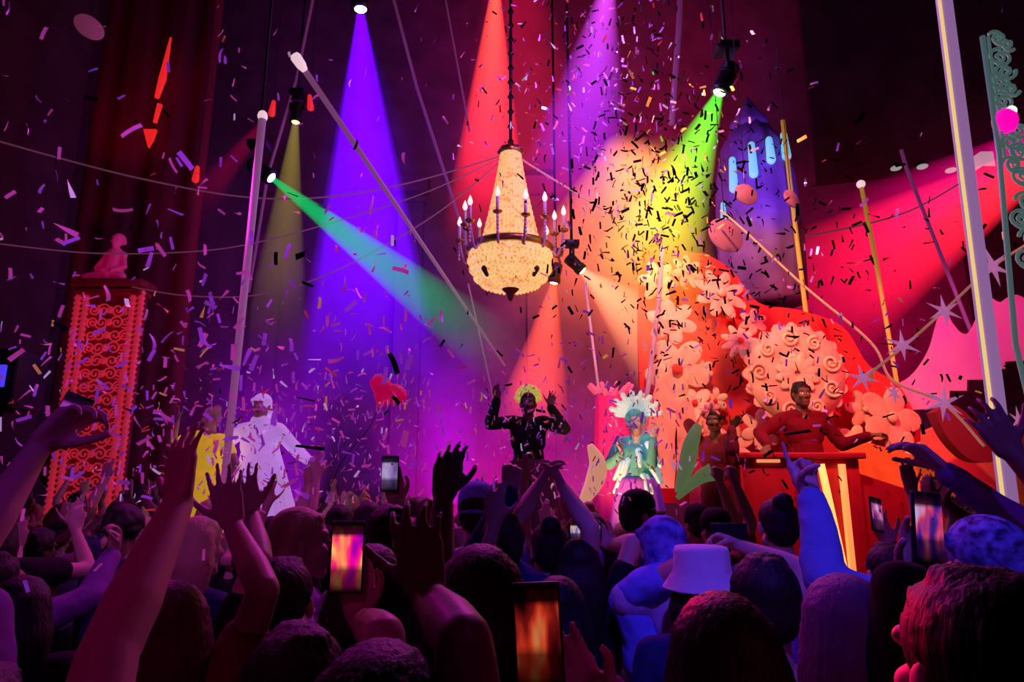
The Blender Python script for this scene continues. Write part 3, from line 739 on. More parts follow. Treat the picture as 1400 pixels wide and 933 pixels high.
def smooth_path(pts, n=8):
    out = []; p = [pts[0]] + list(pts) + [pts[-1]]
    for i in range(1, len(p) - 2):
        for j in range(n):
            t = j / n; a, b, c, d = p[i - 1], p[i], p[i + 1], p[i + 2]
            out.append(.5 * ((2 * b) + (c - a) * t + (2 * a - 5 * b + 4 * c - d) * t * t + (3 * b - a - 3 * c + d) * t ** 3))
    out.append(p[-2]); return out
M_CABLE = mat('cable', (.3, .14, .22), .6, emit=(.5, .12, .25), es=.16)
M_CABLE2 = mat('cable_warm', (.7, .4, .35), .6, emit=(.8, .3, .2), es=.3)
def cable(label, px, rad, m=M_CABLE, beads=0):
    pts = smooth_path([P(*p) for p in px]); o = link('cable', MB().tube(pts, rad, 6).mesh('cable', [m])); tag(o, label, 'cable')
    if beads:
        mb = MB()
        for q in pts[::beads]: mb.ellipsoid(q + V((0, 0, -rad * 2)), (rad * 2.2,) * 3, None, 8, 5)
        part('bulbs', mb, m, o).__setitem__('kind', 'stuff')
cable('highest cable sagging from the left edge to the chandelier top', [(-30, 185, 6.5), (80, 216, 6.8), (200, 246, 7), (330, 269, 7.4), (440, 270, 7.6), (560, 250, 7.9), (690, 212, 8)], .010)
cable('middle cable running from left edge past pink bust to the chandelier', [(-30, 330, 6.5), (120, 346, 7), (250, 345, 7.2), (345, 333, 7.4), (470, 300, 7.7), (585, 262, 7.9), (692, 213, 8)], .008)
cable('lowest cable dipping between the pink bust and the chandelier top', [(178, 392, 8.3), (250, 404, 8), (340, 405, 7.8), (420, 386, 7.8), (500, 350, 7.9), (600, 290, 8), (693, 214, 8)], .009)
cable('cable strung from the chandelier top down right into the confetti burst', [(706, 213, 8), (740, 235, 7.8), (778, 258, 7.6), (850, 300, 7.4), (930, 318, 7.4)], .013, M_CABLE2)
cable('diagonal pink rope from the purple tower down to the right pole', [(985, 288, 6.2), (1020, 318, 6.1), (1100, 392, 5.9), (1190, 468, 5.7), (1220, 520, 5.6), (1290, 552, 5.3), (1345, 610, 5.0)], .012, M_CABLE2)
cable('faint cable crossing under the purple tower to the right', [(1005, 322, 8.2), (1060, 326, 8.4), (1130, 318, 8.6), (1240, 290, 8.8), (1330, 240, 9)], .014)

# star garland
M_STAR = mat('star_white', (.8, .55, .8), .4, emit=(.85, .25, .6), es=.36)  # pink emission paints magenta light onto the white stars
def star_mesh(r, k):
    mb = MB(); n = 6; vs = [(0, -.22 * r, 0), (0, .12 * r, 0)]; fs = []
    for i in range(2 * n):
        a = PI * i / n + PI / 2; q = r if i % 2 == 0 else r * .26
        vs.append((q * math.cos(a), 0, q * math.sin(a)))
    for i in range(2 * n): j = (i + 1) % (2 * n); fs += [(0, 2 + i, 2 + j), (1, 2 + j, 2 + i)]
    mb.add(vs, fs); return mb.mesh('star', [M_STAR], False)
gar = [(1440, 312), (1357, 365), (1291, 425), (1234, 475), (1180, 518)]
cable('string of the star garland rising to the right edge', [(x, y, 5.0) for x, y in gar], .011, M_CABLE2)
SM = star_mesh(1, 6)
for (x, y, r, yy), lb in zip([(1357, 365, 30, 4.9), (1291, 425, 25, 4.9), (1234, 472, 24, 4.9), (1180, 517, 21, 4.9), (1290, 551, 27, 5.0), (1222, 538, 18, 5.2), (1392, 575, 20, 5.2)],
    ['bluish white spiky star hanging in front of the right pole', 'spiky lilac star left of the right pole on the garland', 'spiky pink star at the lower end of the gold pole', 'spiky pink star next to the rosette disc',
     'large spiky pink star low on the diagonal rope', 'small spiky pink star where the rope meets the stage set', 'spiky pink star at the right edge behind the raised dark hand']):
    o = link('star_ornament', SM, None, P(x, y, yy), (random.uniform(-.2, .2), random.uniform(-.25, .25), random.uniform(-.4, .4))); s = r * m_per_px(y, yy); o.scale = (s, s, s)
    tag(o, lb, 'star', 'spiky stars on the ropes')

# ------------------------------------------------------------------ stage set
M_RED = mat('set_red', (.72, .025, .05), .8, noise_scale=3, col2=(.85, .05, .05), bump=.1)
M_PEACH = mat('paper_peach', (.98, .66, .58), .8, noise_scale=5, col2=(.95, .44, .38), bump=.05)
M_PEACH2 = mat('paper_cream', (1, .9, .7), .8, noise_scale=6, col2=(.98, .62, .48), bump=.05)
M_PINK = mat('paper_pink', (.95, .25, .5), .75, noise_scale=3, col2=(.95, .35, .45), bump=.1)
def flat(name, label, cat, px, Y, t, m, rim=None):
    pts = [P(x, y, Y) for x, y in px]; c = V((sum(p.x for p in pts) / len(pts), Y, min(p.z for p in pts)))
    o = link(name, MB().prism([(p.x - c.x, p.z - c.z) for p in pts], t).mesh(name, [m], False), None, c); tag(o, label, cat); return o
def curve2(px, n=5):
    return [(p.x, p.y) for p in smooth_path([V((x, y, 0)) for x, y in px], n)]
flat('scenic_flat', 'tall red-orange scenic flat with wavy top behind the paper flowers', 'stage set', curve2([(872, 688), (874, 560), (872, 430), (880, 350), (905, 322), (935, 345), (965, 350), (1000, 372), (1035, 415), (1090, 425), (1150, 448), (1185, 500), (1228, 530), (1262, 600), (1300, 688)]) , 8.0, .08, M_RED)
def spiral(c, r, turns, a0, sgn, ax=(1, 0, 0), az=(0, 0, 1), n=26):
    ax, az, c = V(ax), V(az), V(c); return [c + (ax * math.cos(a0 + sgn * turns * 2 * PI * t) + az * math.sin(a0 + sgn * turns * 2 * PI * t)) * r * (1 - .85 * t) for t in np.linspace(0, 1, n)]
# rosette disc
def petals(mb, n, r0, r1, wd, th, y, mi=0, ph=0.0):
    for i in range(n):
        a = 2 * PI * i / n + ph; d = np.array([math.cos(a), 0, math.sin(a)]); s = np.array([-math.sin(a), 0, math.cos(a)])
        R = np.stack([d, np.array([0, 1.0, 0]), s], 1); c = d * (r0 + r1) / 2 + np.array([0, y, 0])
        mb.ellipsoid(c, ((r1 - r0) / 2, th, wd), R, 12, 7, mi)
rc = P(1088, 512, 7.5); rr = 74 * m_per_px(512, 7.5)
ro = thing('rosette', 'huge round peach rosette of paper petals behind the performer', 'rosette', rc)
mb = MB(); petals(mb, 20, rr * .45, rr * 1.0, rr * .155, .010, .0); part('outer_petals', mb, M_PEACH, ro)
part('disc', MB().lathe([(rr * .9, .0), (rr * .9, .02), (rr * .5, .025)], 48, (0, 0, 0), np.array(look((0, -1, 0)))), M_PEACH, ro)
for i in range(9):
    a = 2 * PI * i / 9 + .3; c = V((math.cos(a) * rr * .68, -.035, math.sin(a) * rr * .68)); k = rr * (.13 if i % 2 else .17)
    pr_ = part('paper_curl', MB().tube(spiral(c, k, 1.7, a, 1 if i % 2 else -1, n=40), [.022 - .008 * t for t in np.linspace(0, 1, 40)], 6), M_PEACH2, ro)
mb = MB(); petals(mb, 12, rr * .04, rr * .42, rr * .09, .012, -.05, 0, .2); part('inner_petals', mb, M_PEACH2, ro)
# paper flowers
fl = [(985, 402, 40, 8, 0), (1012, 467, 27, 9, 1), (918, 440, 36, 6, 0), (926, 505, 46, 5, 1), (962, 505, 15, 5, 1), (905, 565, 42, 6, 0), (950, 552, 27, 5, 1), (1040, 588, 30, 6, 0), (1000, 612, 32, 7, 0), (958, 590, 24, 5, 0),
      (1218, 572, 48, 5, 0), (1240, 622, 32, 6, 0), (1182, 560, 28, 6, 0), (900, 385, 30, 6, 1), (940, 372, 26, 7, 0), (1030, 440, 20, 6, 0), (978, 548, 18, 6, 1), (1168, 602, 22, 5, 1)]
nm = ['large eight-petalled peach paper flower at the top of the stage set', 'round cream paper flower above left of the rosette', 'peach paper flower left on the set below the burst', 'widest cream five-petalled paper flower left of the rosette',
      'tiny cream paper flower between the widest flower and the rosette', 'peach paper flower low at the left edge of the set', 'cream five-petalled paper flower right of the teal performer', 'peach paper flower just under the rosette, left of the performer at decks',
      'seven-petalled peach paper flower low above the booth', 'small peach paper flower behind the green-sashed performer', 'large peach paper flower right of the rosette under the pink stars', 'peach paper flower low on the right end of the set',
      'six-petalled peach paper flower beside the extended arm', 'cream paper flower at the upper left corner of the set', 'seven-petalled peach paper flower in the black confetti', 'small peach paper flower on the wavy top edge',
      'small cream paper flower above the green-sashed performer', 'small cream paper flower under the extended arm']
for (x, y, rp, n, k), lb in zip(fl, nm):
    r = rp * m_per_px(y, 7.8); mb = MB(); petals(mb, n, r * .08, r, r * 1.9 / n * .9, .012, 0, 0, x * .1)
    t = thing('paper_flower', lb, 'paper flower', P(x, y, 7.78), 0, 'paper flowers on the stage set'); t.rotation_euler = (random.uniform(-.25, .25), 0, random.uniform(-.3, .3))
    part('petals', mb, M_PEACH2 if k else M_PEACH, t); part('centre', MB().ellipsoid((0, -.05 * r - .02, 0), (r * .16, r * .1, r * .16)), M_RED if k else M_PEACH2, t)
# tall peach leaf panels at the left foot of the set
for x, w, h0, h1, lb in ((905, 20, 520, 668, 'tall peach leaf panel right of the teal performer'), (938, 16, 545, 660, 'narrow peach leaf panel behind the green sash'), (890, 10, 590, 675, 'thin salmon leaf panel beside the teal performer')):
    flat('leaf_panel', lb, 'stage set', curve2([(x - w * .7, h1), (x - w, (h0 + h1) / 2), (x - w * .5, h0 + 12), (x, h0), (x + w * .6, h0 + 14), (x + w, (h0 + h1) / 2), (x + w * .8, h1)]), 7.4, .05, M_PEACH)
# booth
M_BOOTH = mat('booth_red', (.42, .004, .05), .5, noise_scale=2.5, col2=(.55, .01, .05))
bl, br = P(965, 640, 6.4), P(1172, 640, 6.4)
bw = br.x - bl.x; bo = thing('dj_booth', 'red booth counter with yellow light bars under the rosette', 'booth', ((bl.x + br.x) / 2, 6.4, 1.0)); bh = P(1100, 628, 6.4).z - 1.0
part('front_panel', MB().box((0, 0, bh / 2), (bw, .08, bh), bevel=.01), M_BOOTH, bo)
for s in (-1, 1): part('side_panel', MB().box((s * (bw / 2 - .04), .35, bh / 2), (.08, .62, bh), bevel=.01), M_BOOTH, bo)
part('counter', MB().box((0, .3, bh + .03), (bw + .1, .8, .06), bevel=.015), M_BOOTH, bo)
for x in (1050,):
    p = P(x, 632, 6.35); part('edge_light', MB().box((p.x - bo.location.x, -.06, bh - .02), (.22, .03, .03), bevel=.008), mat('edge_light', (1, .5, .3), .4, emit=(1, .35, .15), es=.8), bo)
M_BAR = mat('bar_yellow', (1, .8, .3), .3, emit=(1, .62, .15), es=1.0); M_BAR2 = mat('bar_orange', (1, .5, .2), .3, emit=(1, .3, .08), es=1.0)
for x, m, lean in ((1147, M_BAR, -.12), (1158, M_BAR2, 0.0)):
    p = P(x, 700, 6.3); part('light_bar', MB().tube([V((p.x - bo.location.x, -.09, .12)), V((p.x - bo.location.x + lean, -.09, bh - .05))], .035, 8), m, bo)
for x in (1010, 1090): part('panel_moulding', MB().box((P(x, 650, 6.4).x - bo.location.x, -.05, bh * .5), (.03, .03, bh * .9)), M_BOOTH, bo)
flat('painted_light_band', 'orange sloping panel painted as a band of light right of the booth', 'stage set', [(1112, 588), (1160, 600), (1230, 618), (1330, 655), (1430, 690), (1600, 735), (1600, 775), (1430, 735), (1300, 690), (1165, 648), (1108, 640)], 7.3, .1, mat('light_band_orange', (1, .3, .08), .7, noise_scale=2, col2=(1, .22, .06)))  # band of orange light shaped as a panel, its slope the light's boundary
flat('stage_side_wall', 'salmon red low wall right of the booth behind the right pole', 'stage set', [(1262, 590), (1300, 575), (1350, 590), (1440, 585), (1640, 585), (1640, 760), (1262, 760)], 7.6, .1, mat('wall_salmon', (.8, .16, .14), .7, noise_scale=2, col2=(.9, .22, .2)))
flat('red_wing_panel', 'dark red panel under the orange light band', 'stage set', [(1166, 646), (1300, 690), (1440, 735), (1600, 760), (1600, 800), (1166, 790)], 6.5, .08, M_BOOTH)
flat('scalloped_panel', 'hot pink scalloped panel with round dips behind the right pole', 'stage set', curve2([(1212, 530), (1245, 515), (1270, 480), (1282, 440), (1290, 424), (1300, 442), (1314, 457), (1328, 452), (1340, 425), (1350, 408), (1366, 414), (1388, 404), (1420, 420), (1450, 404), (1480, 420), (1520, 402), (1570, 424), (1620, 404)]) + [(1620, 488), (1450, 492), (1372, 495), (1372, 505), (1345, 505), (1345, 520), (1320, 520), (1320, 535), (1296, 535), (1296, 552), (1262, 560), (1225, 562)], 8.3, .06, M_PINK)
flat('red_cone_prop', 'dark red rounded prop hanging below the large star', 'stage set', curve2([(1272, 565), (1290, 555), (1310, 562), (1345, 600), (1356, 625), (1345, 633), (1318, 628), (1290, 600), (1272, 565)]), 7.0, .15, mat('prop_maroon', (.25, .02, .06), .6))

# ------------------------------------------------------------------ purple tower with teal slots
tb = P(1038, 330, 8.6); tt = P(1040, 175, 8.6); tr = 52 * m_per_px(250, 8.6); th_ = tt.z - tb.z
tw = thing('scenic_tower', 'purple fluted tower with teal lit slots and a pointed cap', 'stage set', tb)
M_TOWER = mat('tower_purple', (.30, .14, .62), .7, noise_scale=3, col2=(.22, .08, .45)); M_TEAL = mat('slot_teal', (.3, .9, .9), .3, emit=(.2, .75, .8), es=.55)
part('shaft', MB().lathe([(tr * 1.0, -.9), (tr * 1.05, 0), (tr * .98, th_ * .5), (tr * .8, th_ * .8), (tr * .45, th_)], 48, flute=12, fd=.03), M_TOWER, tw)
part('pointed_cap', MB().lathe([(tr * .5, th_ * .97), (tr * .5, th_ * 1.02), (tr * .25, th_ * 1.14), (.0001, th_ * 1.3)], 24, flute=6, fd=.08), M_TOWER, tw)
for x, y0, y1 in ((982, 270, 306), (1002, 216, 256), (1024, 203, 243), (1047, 198, 226), (1071, 188, 218)):
    fx = (x - 1044) / 52; ang = -PI / 2 + math.asin(max(-.95, min(.95, fx / 1.05)))
    z0, z1 = P(x, y1, 8.2).z - tb.z, P(x, y0, 8.2).z - tb.z; r = tr * 1.03
    mb = MB(); mb.capsule((r * math.cos(ang), r * math.sin(ang), z0), .06, (r * math.cos(ang) * .97, r * math.sin(ang) * .97, z1), .045)
    part('lit_slot', mb, M_TEAL, tw)
part('support_post', MB().tube([(0, 0, -.8), (0, 0, 1.0 - tb.z)], .12, 12), M_BLACK, tw)
# round paper discs
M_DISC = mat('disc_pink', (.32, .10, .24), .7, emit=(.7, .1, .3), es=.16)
for x, y, r, yy, lb, tilt in ((1020, 266, 17, 6.3, 'round pink disc hanging in front of the purple tower', .2), (1082, 272, 14, 6.3, 'round pink disc beside the pole at the purple tower', .5), (992, 322, 27, 6.4, 'largest round pink disc at the foot of the purple tower', .3), (122, 37, 19, 5.0, 'oval pink disc hanging alone in the dark upper left', .9)):
    s = r * m_per_px(y, yy); c = P(x, y, yy)
    o = thing('paper_disc', lb, 'paper disc', c, tilt, 'hanging pink discs')
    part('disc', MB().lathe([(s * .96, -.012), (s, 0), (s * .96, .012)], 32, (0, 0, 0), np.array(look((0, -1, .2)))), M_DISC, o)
    part('thread', MB().tube([(0, 0, s * .95), (0, 0, CEIL_Z - c.z)], .004, 5), M_BLACK, o)

# lamps along the balcony edge
for x, y, lb in ((1261, 224, 'first white oval lamp under the balcony edge, left of right pole'), (1300, 229, 'white oval lamp under the balcony edge close to the right pole'), (1225, 226, 'faint oval lamp farthest left under the balcony edge')):
    c = P(x, y + 4, 10.4); o = thing('edge_lamp', lb, 'lamp', c); r = 7 * m_per_px(y, 10.4)
    part('glass', MB().ellipsoid((0, 0, 0), (r, r, r * .42)), mat('lamp_glass', (.3, .4, .4), .3, emit=(.5, .75, .7), es=.35), o); part('mount', MB().lathe([(r * .5, r * .3), (r * .5, r * .6), (r * .2, r * 1.2)], 16), M_BLACK, o)
c = P(1345, 222, 10.0); o = thing('teal_lantern', 'square teal lit lantern under the balcony edge right of the pole', 'lantern', c); s = 11 * m_per_px(222, 10)
part('pane', MB().box((0, 0, 0), (s * 1.6, s * 1.6, s * 2.2), bevel=.02), mat('lantern_teal', (.1, .3, .3), .4, emit=(.15, .55, .5), es=.4), o); part('roof', MB().lathe([(s * 1.2, s * 1.1), (s * .3, s * 1.8), (s * .1, s * 2.2)], 4), M_BLACK, o); part('floor_plate', MB().box((0, 0, -s * 1.2), (s * 2, s * 2, .05)), M_BLACK, o)

# ------------------------------------------------------------------ ornate scrollwork
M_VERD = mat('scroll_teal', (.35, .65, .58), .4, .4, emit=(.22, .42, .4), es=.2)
YO = 4.6; ob = P(1362, 200, YO)
oc = thing('ornate_lamp_post', 'teal scrollwork lamp post with a pink lantern at the upper right', 'lamp post', (ob.x, YO, 0))
L_ = lambda x, y: P(x, y, YO) - oc.location
part('post', MB().tube([V((.12, 0, 0)), L_(1388, 470), L_(1366, 210), L_(1343, 50)], .02, 10).tube([L_(1374, 215), L_(1351, 50)], .012, 8), M_VERD, oc)
mb = MB(); k_ = m_per_px(120, YO)
for i, (x, y, r, tn, a0, sg) in enumerate([(1362, 52, 11, 1.4, 2.6, -1), (1374, 62, 9, 1.3, 3.0, -1), (1365, 78, 13, 1.5, 1.2, 1), (1372, 98, 12, 1.5, 4, -1), (1364, 112, 13, 1.4, 1.0, 1), (1378, 122, 11, 1.5, 3.5, -1), (1368, 138, 13, 1.5, .8, 1), (1374, 152, 9, 1.2, 4, -1),
        (1388, 178, 12, 1.5, 1.5, 1), (1378, 195, 11, 1.4, 4, -1), (1392, 208, 13, 1.4, .5, 1), (1382, 225, 12, 1.5, 3, -1), (1396, 242, 13, 1.4, 1, 1), (1402, 275, 14, 1.4, 3, -1), (1394, 300, 13, 1.5, 1, 1), (1408, 325, 14, 1.4, 3, -1), (1402, 355, 13, 1.4, 1, 1)]):
    for dx in (0, 5): mb.tube(spiral(L_(x + dx, y), r * k_, tn, a0 + dx * .5, sg), [(.016 - .009 * t) for t in np.linspace(0, 1, 26)], 6)
    mb.ellipsoid(L_(x + 6, y - 4), (.03, .015, .02), None, 8, 5)
part('scrollwork', mb, M_VERD, oc)
lan = part('lantern', MB().lathe([(.02, -.10), (.06, -.08), (.085, -.02), (.085, .03), (.05, .08), (.015, .1)], 20, L_(1374, 166)), mat('lantern_pink', (1, .1, .5), .3, emit=(1, .0, .45), es=1.0), oc)
part('bulb', MB().ellipsoid(L_(1382, 152), (.04, .04, .04)), mat('lantern_bulb', (1, .8, .95), .3, emit=(1, .55, .9), es=3), lan)

# left glowing ornate screen and its statue
YS = 8.4; sl, sr = P(98, 500, YS), P(186, 500, YS); sw = sr.x - sl.x; szt = P(140, 396, YS).z
sc_ = thing('ornate_screen', 'glowing red filigree screen with beaded side columns at the left', 'screen', ((sl.x + sr.x) / 2, YS, 0))
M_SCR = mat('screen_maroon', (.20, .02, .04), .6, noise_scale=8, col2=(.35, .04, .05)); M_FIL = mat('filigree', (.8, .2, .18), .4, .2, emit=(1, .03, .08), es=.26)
part('backing', MB().box((0, .08, szt / 2), (sw * .98, .06, szt), bevel=.01), M_SCR, sc_)
part('cornice', MB().box((0, .0, szt + .05), (sw * 1.12, .4, .1), bevel=.02).box((0, .0, szt - .06), (sw * 1.04, .3, .08), bevel=.02), M_SCR, sc_); part('plinth', MB().box((0, 0, .2), (sw * 1.1, .4, .4), bevel=.02), M_SCR, sc_)
mb = MB(); z0 = 1.5
for iz in range(16):
    for ix in (-1, 1):
        z = z0 + (szt - .2 - z0) * (iz + .5) / 16
        for q, (ox, rr_) in enumerate(((.12, .11), (.26, .09))):
            mb.tube(spiral((ix * sw * ox, -.01, z), sw * rr_, 1.6, (0 if iz % 2 else PI) + q, ix * (1 if q else -1)), .012, 6)
    mb.ellipsoid((0, -.02, z0 + (szt - .2 - z0) * (iz + .5) / 16), (.05, .03, .05), None, 8, 6)
    petals(mb, 6, .05, .11, .022, .015, -.02) if False else None
part('filigree', mb, M_FIL, sc_)
for fx in (-.5, -.37, .37, .5):
    mb = MB(); z = .4
    prof = []
    while z < szt - .1: prof += [(.028, z), (.05, z + .035), (.028, z + .07)]; z += .07
    mb.lathe(prof, 12, (fx * sw, -.06, 0)); part('beaded_column', mb, M_FIL, sc_)
# statue
st = P(150, 398, YS); stz = szt + .1; mb = MB(); k_ = .62
for p0, r0, p1, r1 in (((0, 0, .1), .17, (0, 0, .25), .13), ((0, 0, .25), .13, (.02, 0, .42), .12), ((-.1, 0, .42), .06, (.13, 0, .42), .06), ((.02, 0, .42), .06, (.02, 0, .55), .045), ((-.1, 0, .4), .05, (-.2, -.06, .2), .04), ((-.2, -.06, .2), .04, (-.05, -.14, .14), .035),
        ((.13, 0, .4), .05, (.2, -.05, .22), .04), ((.2, -.05, .22), .04, (.08, -.14, .14), .035), ((-.05, -.05, .08), .1, (-.3, -.05, .06), .07), ((-.3, -.05, .06), .07, (-.42, 0, .1), .03), ((.05, -.05, .08), .1, (.2, -.1, .06), .07)): mb.capsule(p0, r0, p1, r1)
head_prims(mb, V((.03, -.02, .64)), Euler((0, 0, PI)).to_matrix()); mb.ellipsoid((.03, .02, .68), (.09, .1, .09)); mb.ellipsoid((.05, .09, .66), (.05, .05, .05))
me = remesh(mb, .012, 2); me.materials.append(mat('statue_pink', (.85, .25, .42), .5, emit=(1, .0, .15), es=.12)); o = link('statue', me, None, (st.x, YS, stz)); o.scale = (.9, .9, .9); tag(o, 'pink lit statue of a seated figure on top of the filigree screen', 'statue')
# red sconces high on the left
M_SCON = mat('sconce_red', (.9, .08, .05), .3, emit=(1, .02, .02), es=.7)
c = P(206, 200, 9.0); so = thing('wall_sconce', 'tall red lit glass sconce on a dark column, upper left', 'sconce', c); s = m_per_px(120, 9)
part('upper_tube', MB().tube([V((0, 0, 72 * s)), V((.05, 0, 100 * s)), V((.10, 0, 165 * s))], [.035, .055, .015], 12), M_SCON, so); part('lower_tube', MB().tube([V((.02, 0, 35 * s)), V((.06, 0, 62 * s))], [.03, .04], 12), M_SCON, so)
part('flame_shield', MB().prism([(-.13, 24 * s), (.06, 24 * s), (.02, 8 * s), (-.03, -2 * s)], .05), M_SCON, so, False); part('bracket', MB().tube([V((.05, .02, 60 * s)), V((.05, .4, 60 * s))], .02, 8), M_BLACK, so)
mb = MB(); 
for i in range(9): mb.capsule((-.9 + i * .2, .05 * math.sin(i * 2), 0), .14, (-.9 + i * .2, .05 * math.sin(i * 2), CEIL_Z - 2.2), .14)
o = link('velvet_drape', remesh(mb, .06, 2), None, (c.x - .2, 9.45, 2.0)); o.data.materials.append(mat('velvet_maroon', (.22, .02, .05), .8)); tag(o, 'dark red velvet drape behind the red sconce at upper left', 'drape')
for x, y, rz_, lb in ((372, 148, .3, 'small red lamp beside the cap of the left pole'), (425, 140, -.5, 'red leaf-shaped lamp right of the left pole cap'), (268, 238, .2, 'tiny red lamp hanging in the dark at left')):
    cc = P(x, y, 8.8); o = thing('red_lamp', lb, 'lamp', cc); part('glass', MB().capsule((0, 0, -.09), .05, (.05 * rz_, 0, .10), .03), M_SCON, o); part('cord', MB().tube([(.05 * rz_, 0, .12), (.05 * rz_, 0, CEIL_Z - cc.z)], .006, 5), M_BLACK, o)
c = P(28, 522, 6.0); o = thing('wall_speaker', 'black loudspeaker with a small blue lamp at the left edge', 'speaker', (c.x - .15, 6.0, c.z - .2)); part('cabinet', MB().box((0, 0, .2), (.5, .4, .55), bevel=.02), M_BLACK, o)
part('blue_lamp', MB().box((.13, -.21, .22), (.07, .03, .2), bevel=.01), mat('blue_lamp', (.1, .1, 1), .3, emit=(.08, .05, 1), es=.8), o); part('grille', MB().lathe([(.14, 0), (.15, .01), (.05, .02)], 20, (-.08, -.2, .2), np.array(look((0, -1, 0)))), M_CEIL, o); part('stand', MB().tube([(0, 0, -.07), (0, 0, .2 - c.z)], .03, 8), M_BLACK, o)
# heart balloon
mb = MB(); h = .14
for s in (-1, 1):
    mb.ellipsoid((s * .08, 0, .05), (.105, .07, .1)); mb.capsule((s * .09, 0, .03), .075, (0, 0, -.14), .025)
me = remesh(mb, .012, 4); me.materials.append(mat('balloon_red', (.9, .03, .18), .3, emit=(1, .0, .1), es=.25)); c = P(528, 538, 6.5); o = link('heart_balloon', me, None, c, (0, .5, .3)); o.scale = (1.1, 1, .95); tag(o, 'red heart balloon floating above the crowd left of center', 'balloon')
part('string', MB().tube(smooth_path([V((0, 0, -.15)), V((.03, 0, -.4)), V((-.02, 0, -.8)), V((.02, 0, -1.2))]), .004, 5), M_BLACK, o)
# magenta draped column and curved plume
c = P(835, 545, 7.3); mb = MB(); hh = c.z - 1.0
for i in range(10): a = 2 * PI * i / 10; mb.capsule((.17 * math.cos(a), .14 * math.sin(a), 0), .09, (.12 * math.cos(a), .1 * math.sin(a), hh), .06)
mb.capsule((0, 0, 0), .16, (0, 0, hh - .05), .12)
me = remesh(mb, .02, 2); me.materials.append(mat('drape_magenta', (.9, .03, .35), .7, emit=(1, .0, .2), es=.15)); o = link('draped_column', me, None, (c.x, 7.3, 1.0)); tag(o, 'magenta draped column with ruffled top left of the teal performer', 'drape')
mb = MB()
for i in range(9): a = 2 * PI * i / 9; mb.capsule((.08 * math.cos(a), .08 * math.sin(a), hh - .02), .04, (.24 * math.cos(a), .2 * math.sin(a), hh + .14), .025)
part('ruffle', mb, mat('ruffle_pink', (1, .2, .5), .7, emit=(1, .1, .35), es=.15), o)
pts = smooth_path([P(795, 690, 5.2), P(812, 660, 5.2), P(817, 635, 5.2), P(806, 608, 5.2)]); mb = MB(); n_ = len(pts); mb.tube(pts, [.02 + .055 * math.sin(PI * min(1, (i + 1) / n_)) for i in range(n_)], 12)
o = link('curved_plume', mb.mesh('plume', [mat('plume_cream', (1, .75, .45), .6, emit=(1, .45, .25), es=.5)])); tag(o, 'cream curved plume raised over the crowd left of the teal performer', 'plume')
# ------------------------------------------------------------------ phones
def phone(label, px, Y, rz=0, tilt=0, roll=0, stops=None, scale=9, strength=1.0, seed=1.0, landscape=False, k=1.0):
    c = P(px[0], px[1], Y)
    o = thing('phone', label, 'phone', c); o.rotation_euler = (math.radians(tilt), math.radians(roll), math.radians(rz)); o.scale = (k, k, k)
    w, h = (.152, .074) if landscape else (.074, .152)
    part('case', MB().box((0, 0, 0), (w, .010, h), bevel=.0045), M_BLACK, o)
    if stops:
        part('screen', MB().box((0, -.0055, -.002), (w * .90, .002, h * .90)), mat_screen('screen_%s' % label[:20], stops, scale, strength, seed, h * .9), o, False)
    mb = MB()
    for i in range(2): mb.lathe([(.010, 0), (.010, .004), (.006, .005)], 14, (-w * .28, .005, h * (.38 - .14 * i)), np.array(look((0, 1, 0))))
    part('camera_lens', mb, M_STEEL, o)
    return o

UPW = (0, 1, 0)
V8 = .0065
# --- nearest people
fig('person with short dark hair seen from behind, red rim light, lower right corner', (1337, 775), .85, rz=6, vox=V8, top='black', sleeve='short', hair='short', width=1.02)
fig('person with long dark hair seen from behind at bottom, right of the blue shirt', (985, 806), 1.2, vox=V8, top='black', hair='long', width=.9, skin='tan')
fig('person in dark long sleeves holding a phone high, mostly hidden behind red-rimmed head', (1312, 800), 1.32, rz=5, vox=V8, top='black', sleeve='long', hair='short',
    arms=(dict(grip((1268, 722), 1.47, -.005, -.1), e=P(1240, 920, 1.3)), None))
fig('person in blue denim jacket pointing one finger up, blue patterned headscarf', (1345, 704), 1.9, rz=8, vox=V8, top='denim', sleeve='long', fold=.011, hair='scarf', hair_col='patterned', top_name='jacket',
    arms=(dict(w=(1108, 678, 2.1), f=(1088, 618, 2.14), e=(1172, 780, 1.98), n=(.08, -1, .1), pose='point'), None))
fig('person with long violet hair seen from behind under the pointing denim arm', (1152, 782), 1.42, vox=V8, top='purple', hair='long', hair_col='violet', width=.92, seed=3)
fig('person in black at the right edge raising a dark open hand', (1476, 688), 2.1, vox=V8, top='black', sleeve='short', skin='tan', hair='short',
    arms=(dict(w=(1384, 622, 2.2), f=(1338, 550, 2.22), e=(1450, 730, 2.15), n=(.3, 1, .2), pose='claw', hk=1.15), None))
fig('person in dark jacket at the right edge with a limp raised hand', (1438, 706), 2.35, vox=V8, top='purple', sleeve='long', fold=.01, hair='short', top_name='jacket',
    arms=(dict(w=(1290, 642, 2.42), f=(1244, 606, 2.46), e=(1372, 722, 2.4), n=(-.5, -.1, -.9), pose='relaxed', hk=1.15), None))
fig('person in dark top holding up a glowing small phone in front of booth', (1213, 742), 2.7, vox=V8, top='black', sleeve='long', hair='short',
    arms=(None, dict(grip((1198, 704), 3.0, .012, .4), e=P(1250, 800, 2.9))))
fig('person in black with big dark hair seen from behind, right of white bucket hat', (1042, 757), 1.75, vox=V8, top='black', sleeve='tank', hair='short', seed=5,
    arms=(None, None))
fig('person with a bare forearm raised sideways, hidden behind the dark hair beside bucket hat', (1034, 772), 2.6, vox=V8, top='purple', sleeve='tank', hair='short', seed=15,
    arms=(None, dict(w=(1010, 746, 2.8), f=(984, 738, 2.82), e=(1105, 680, 2.7), n=(0, -.6, -.8), pose='hold')))
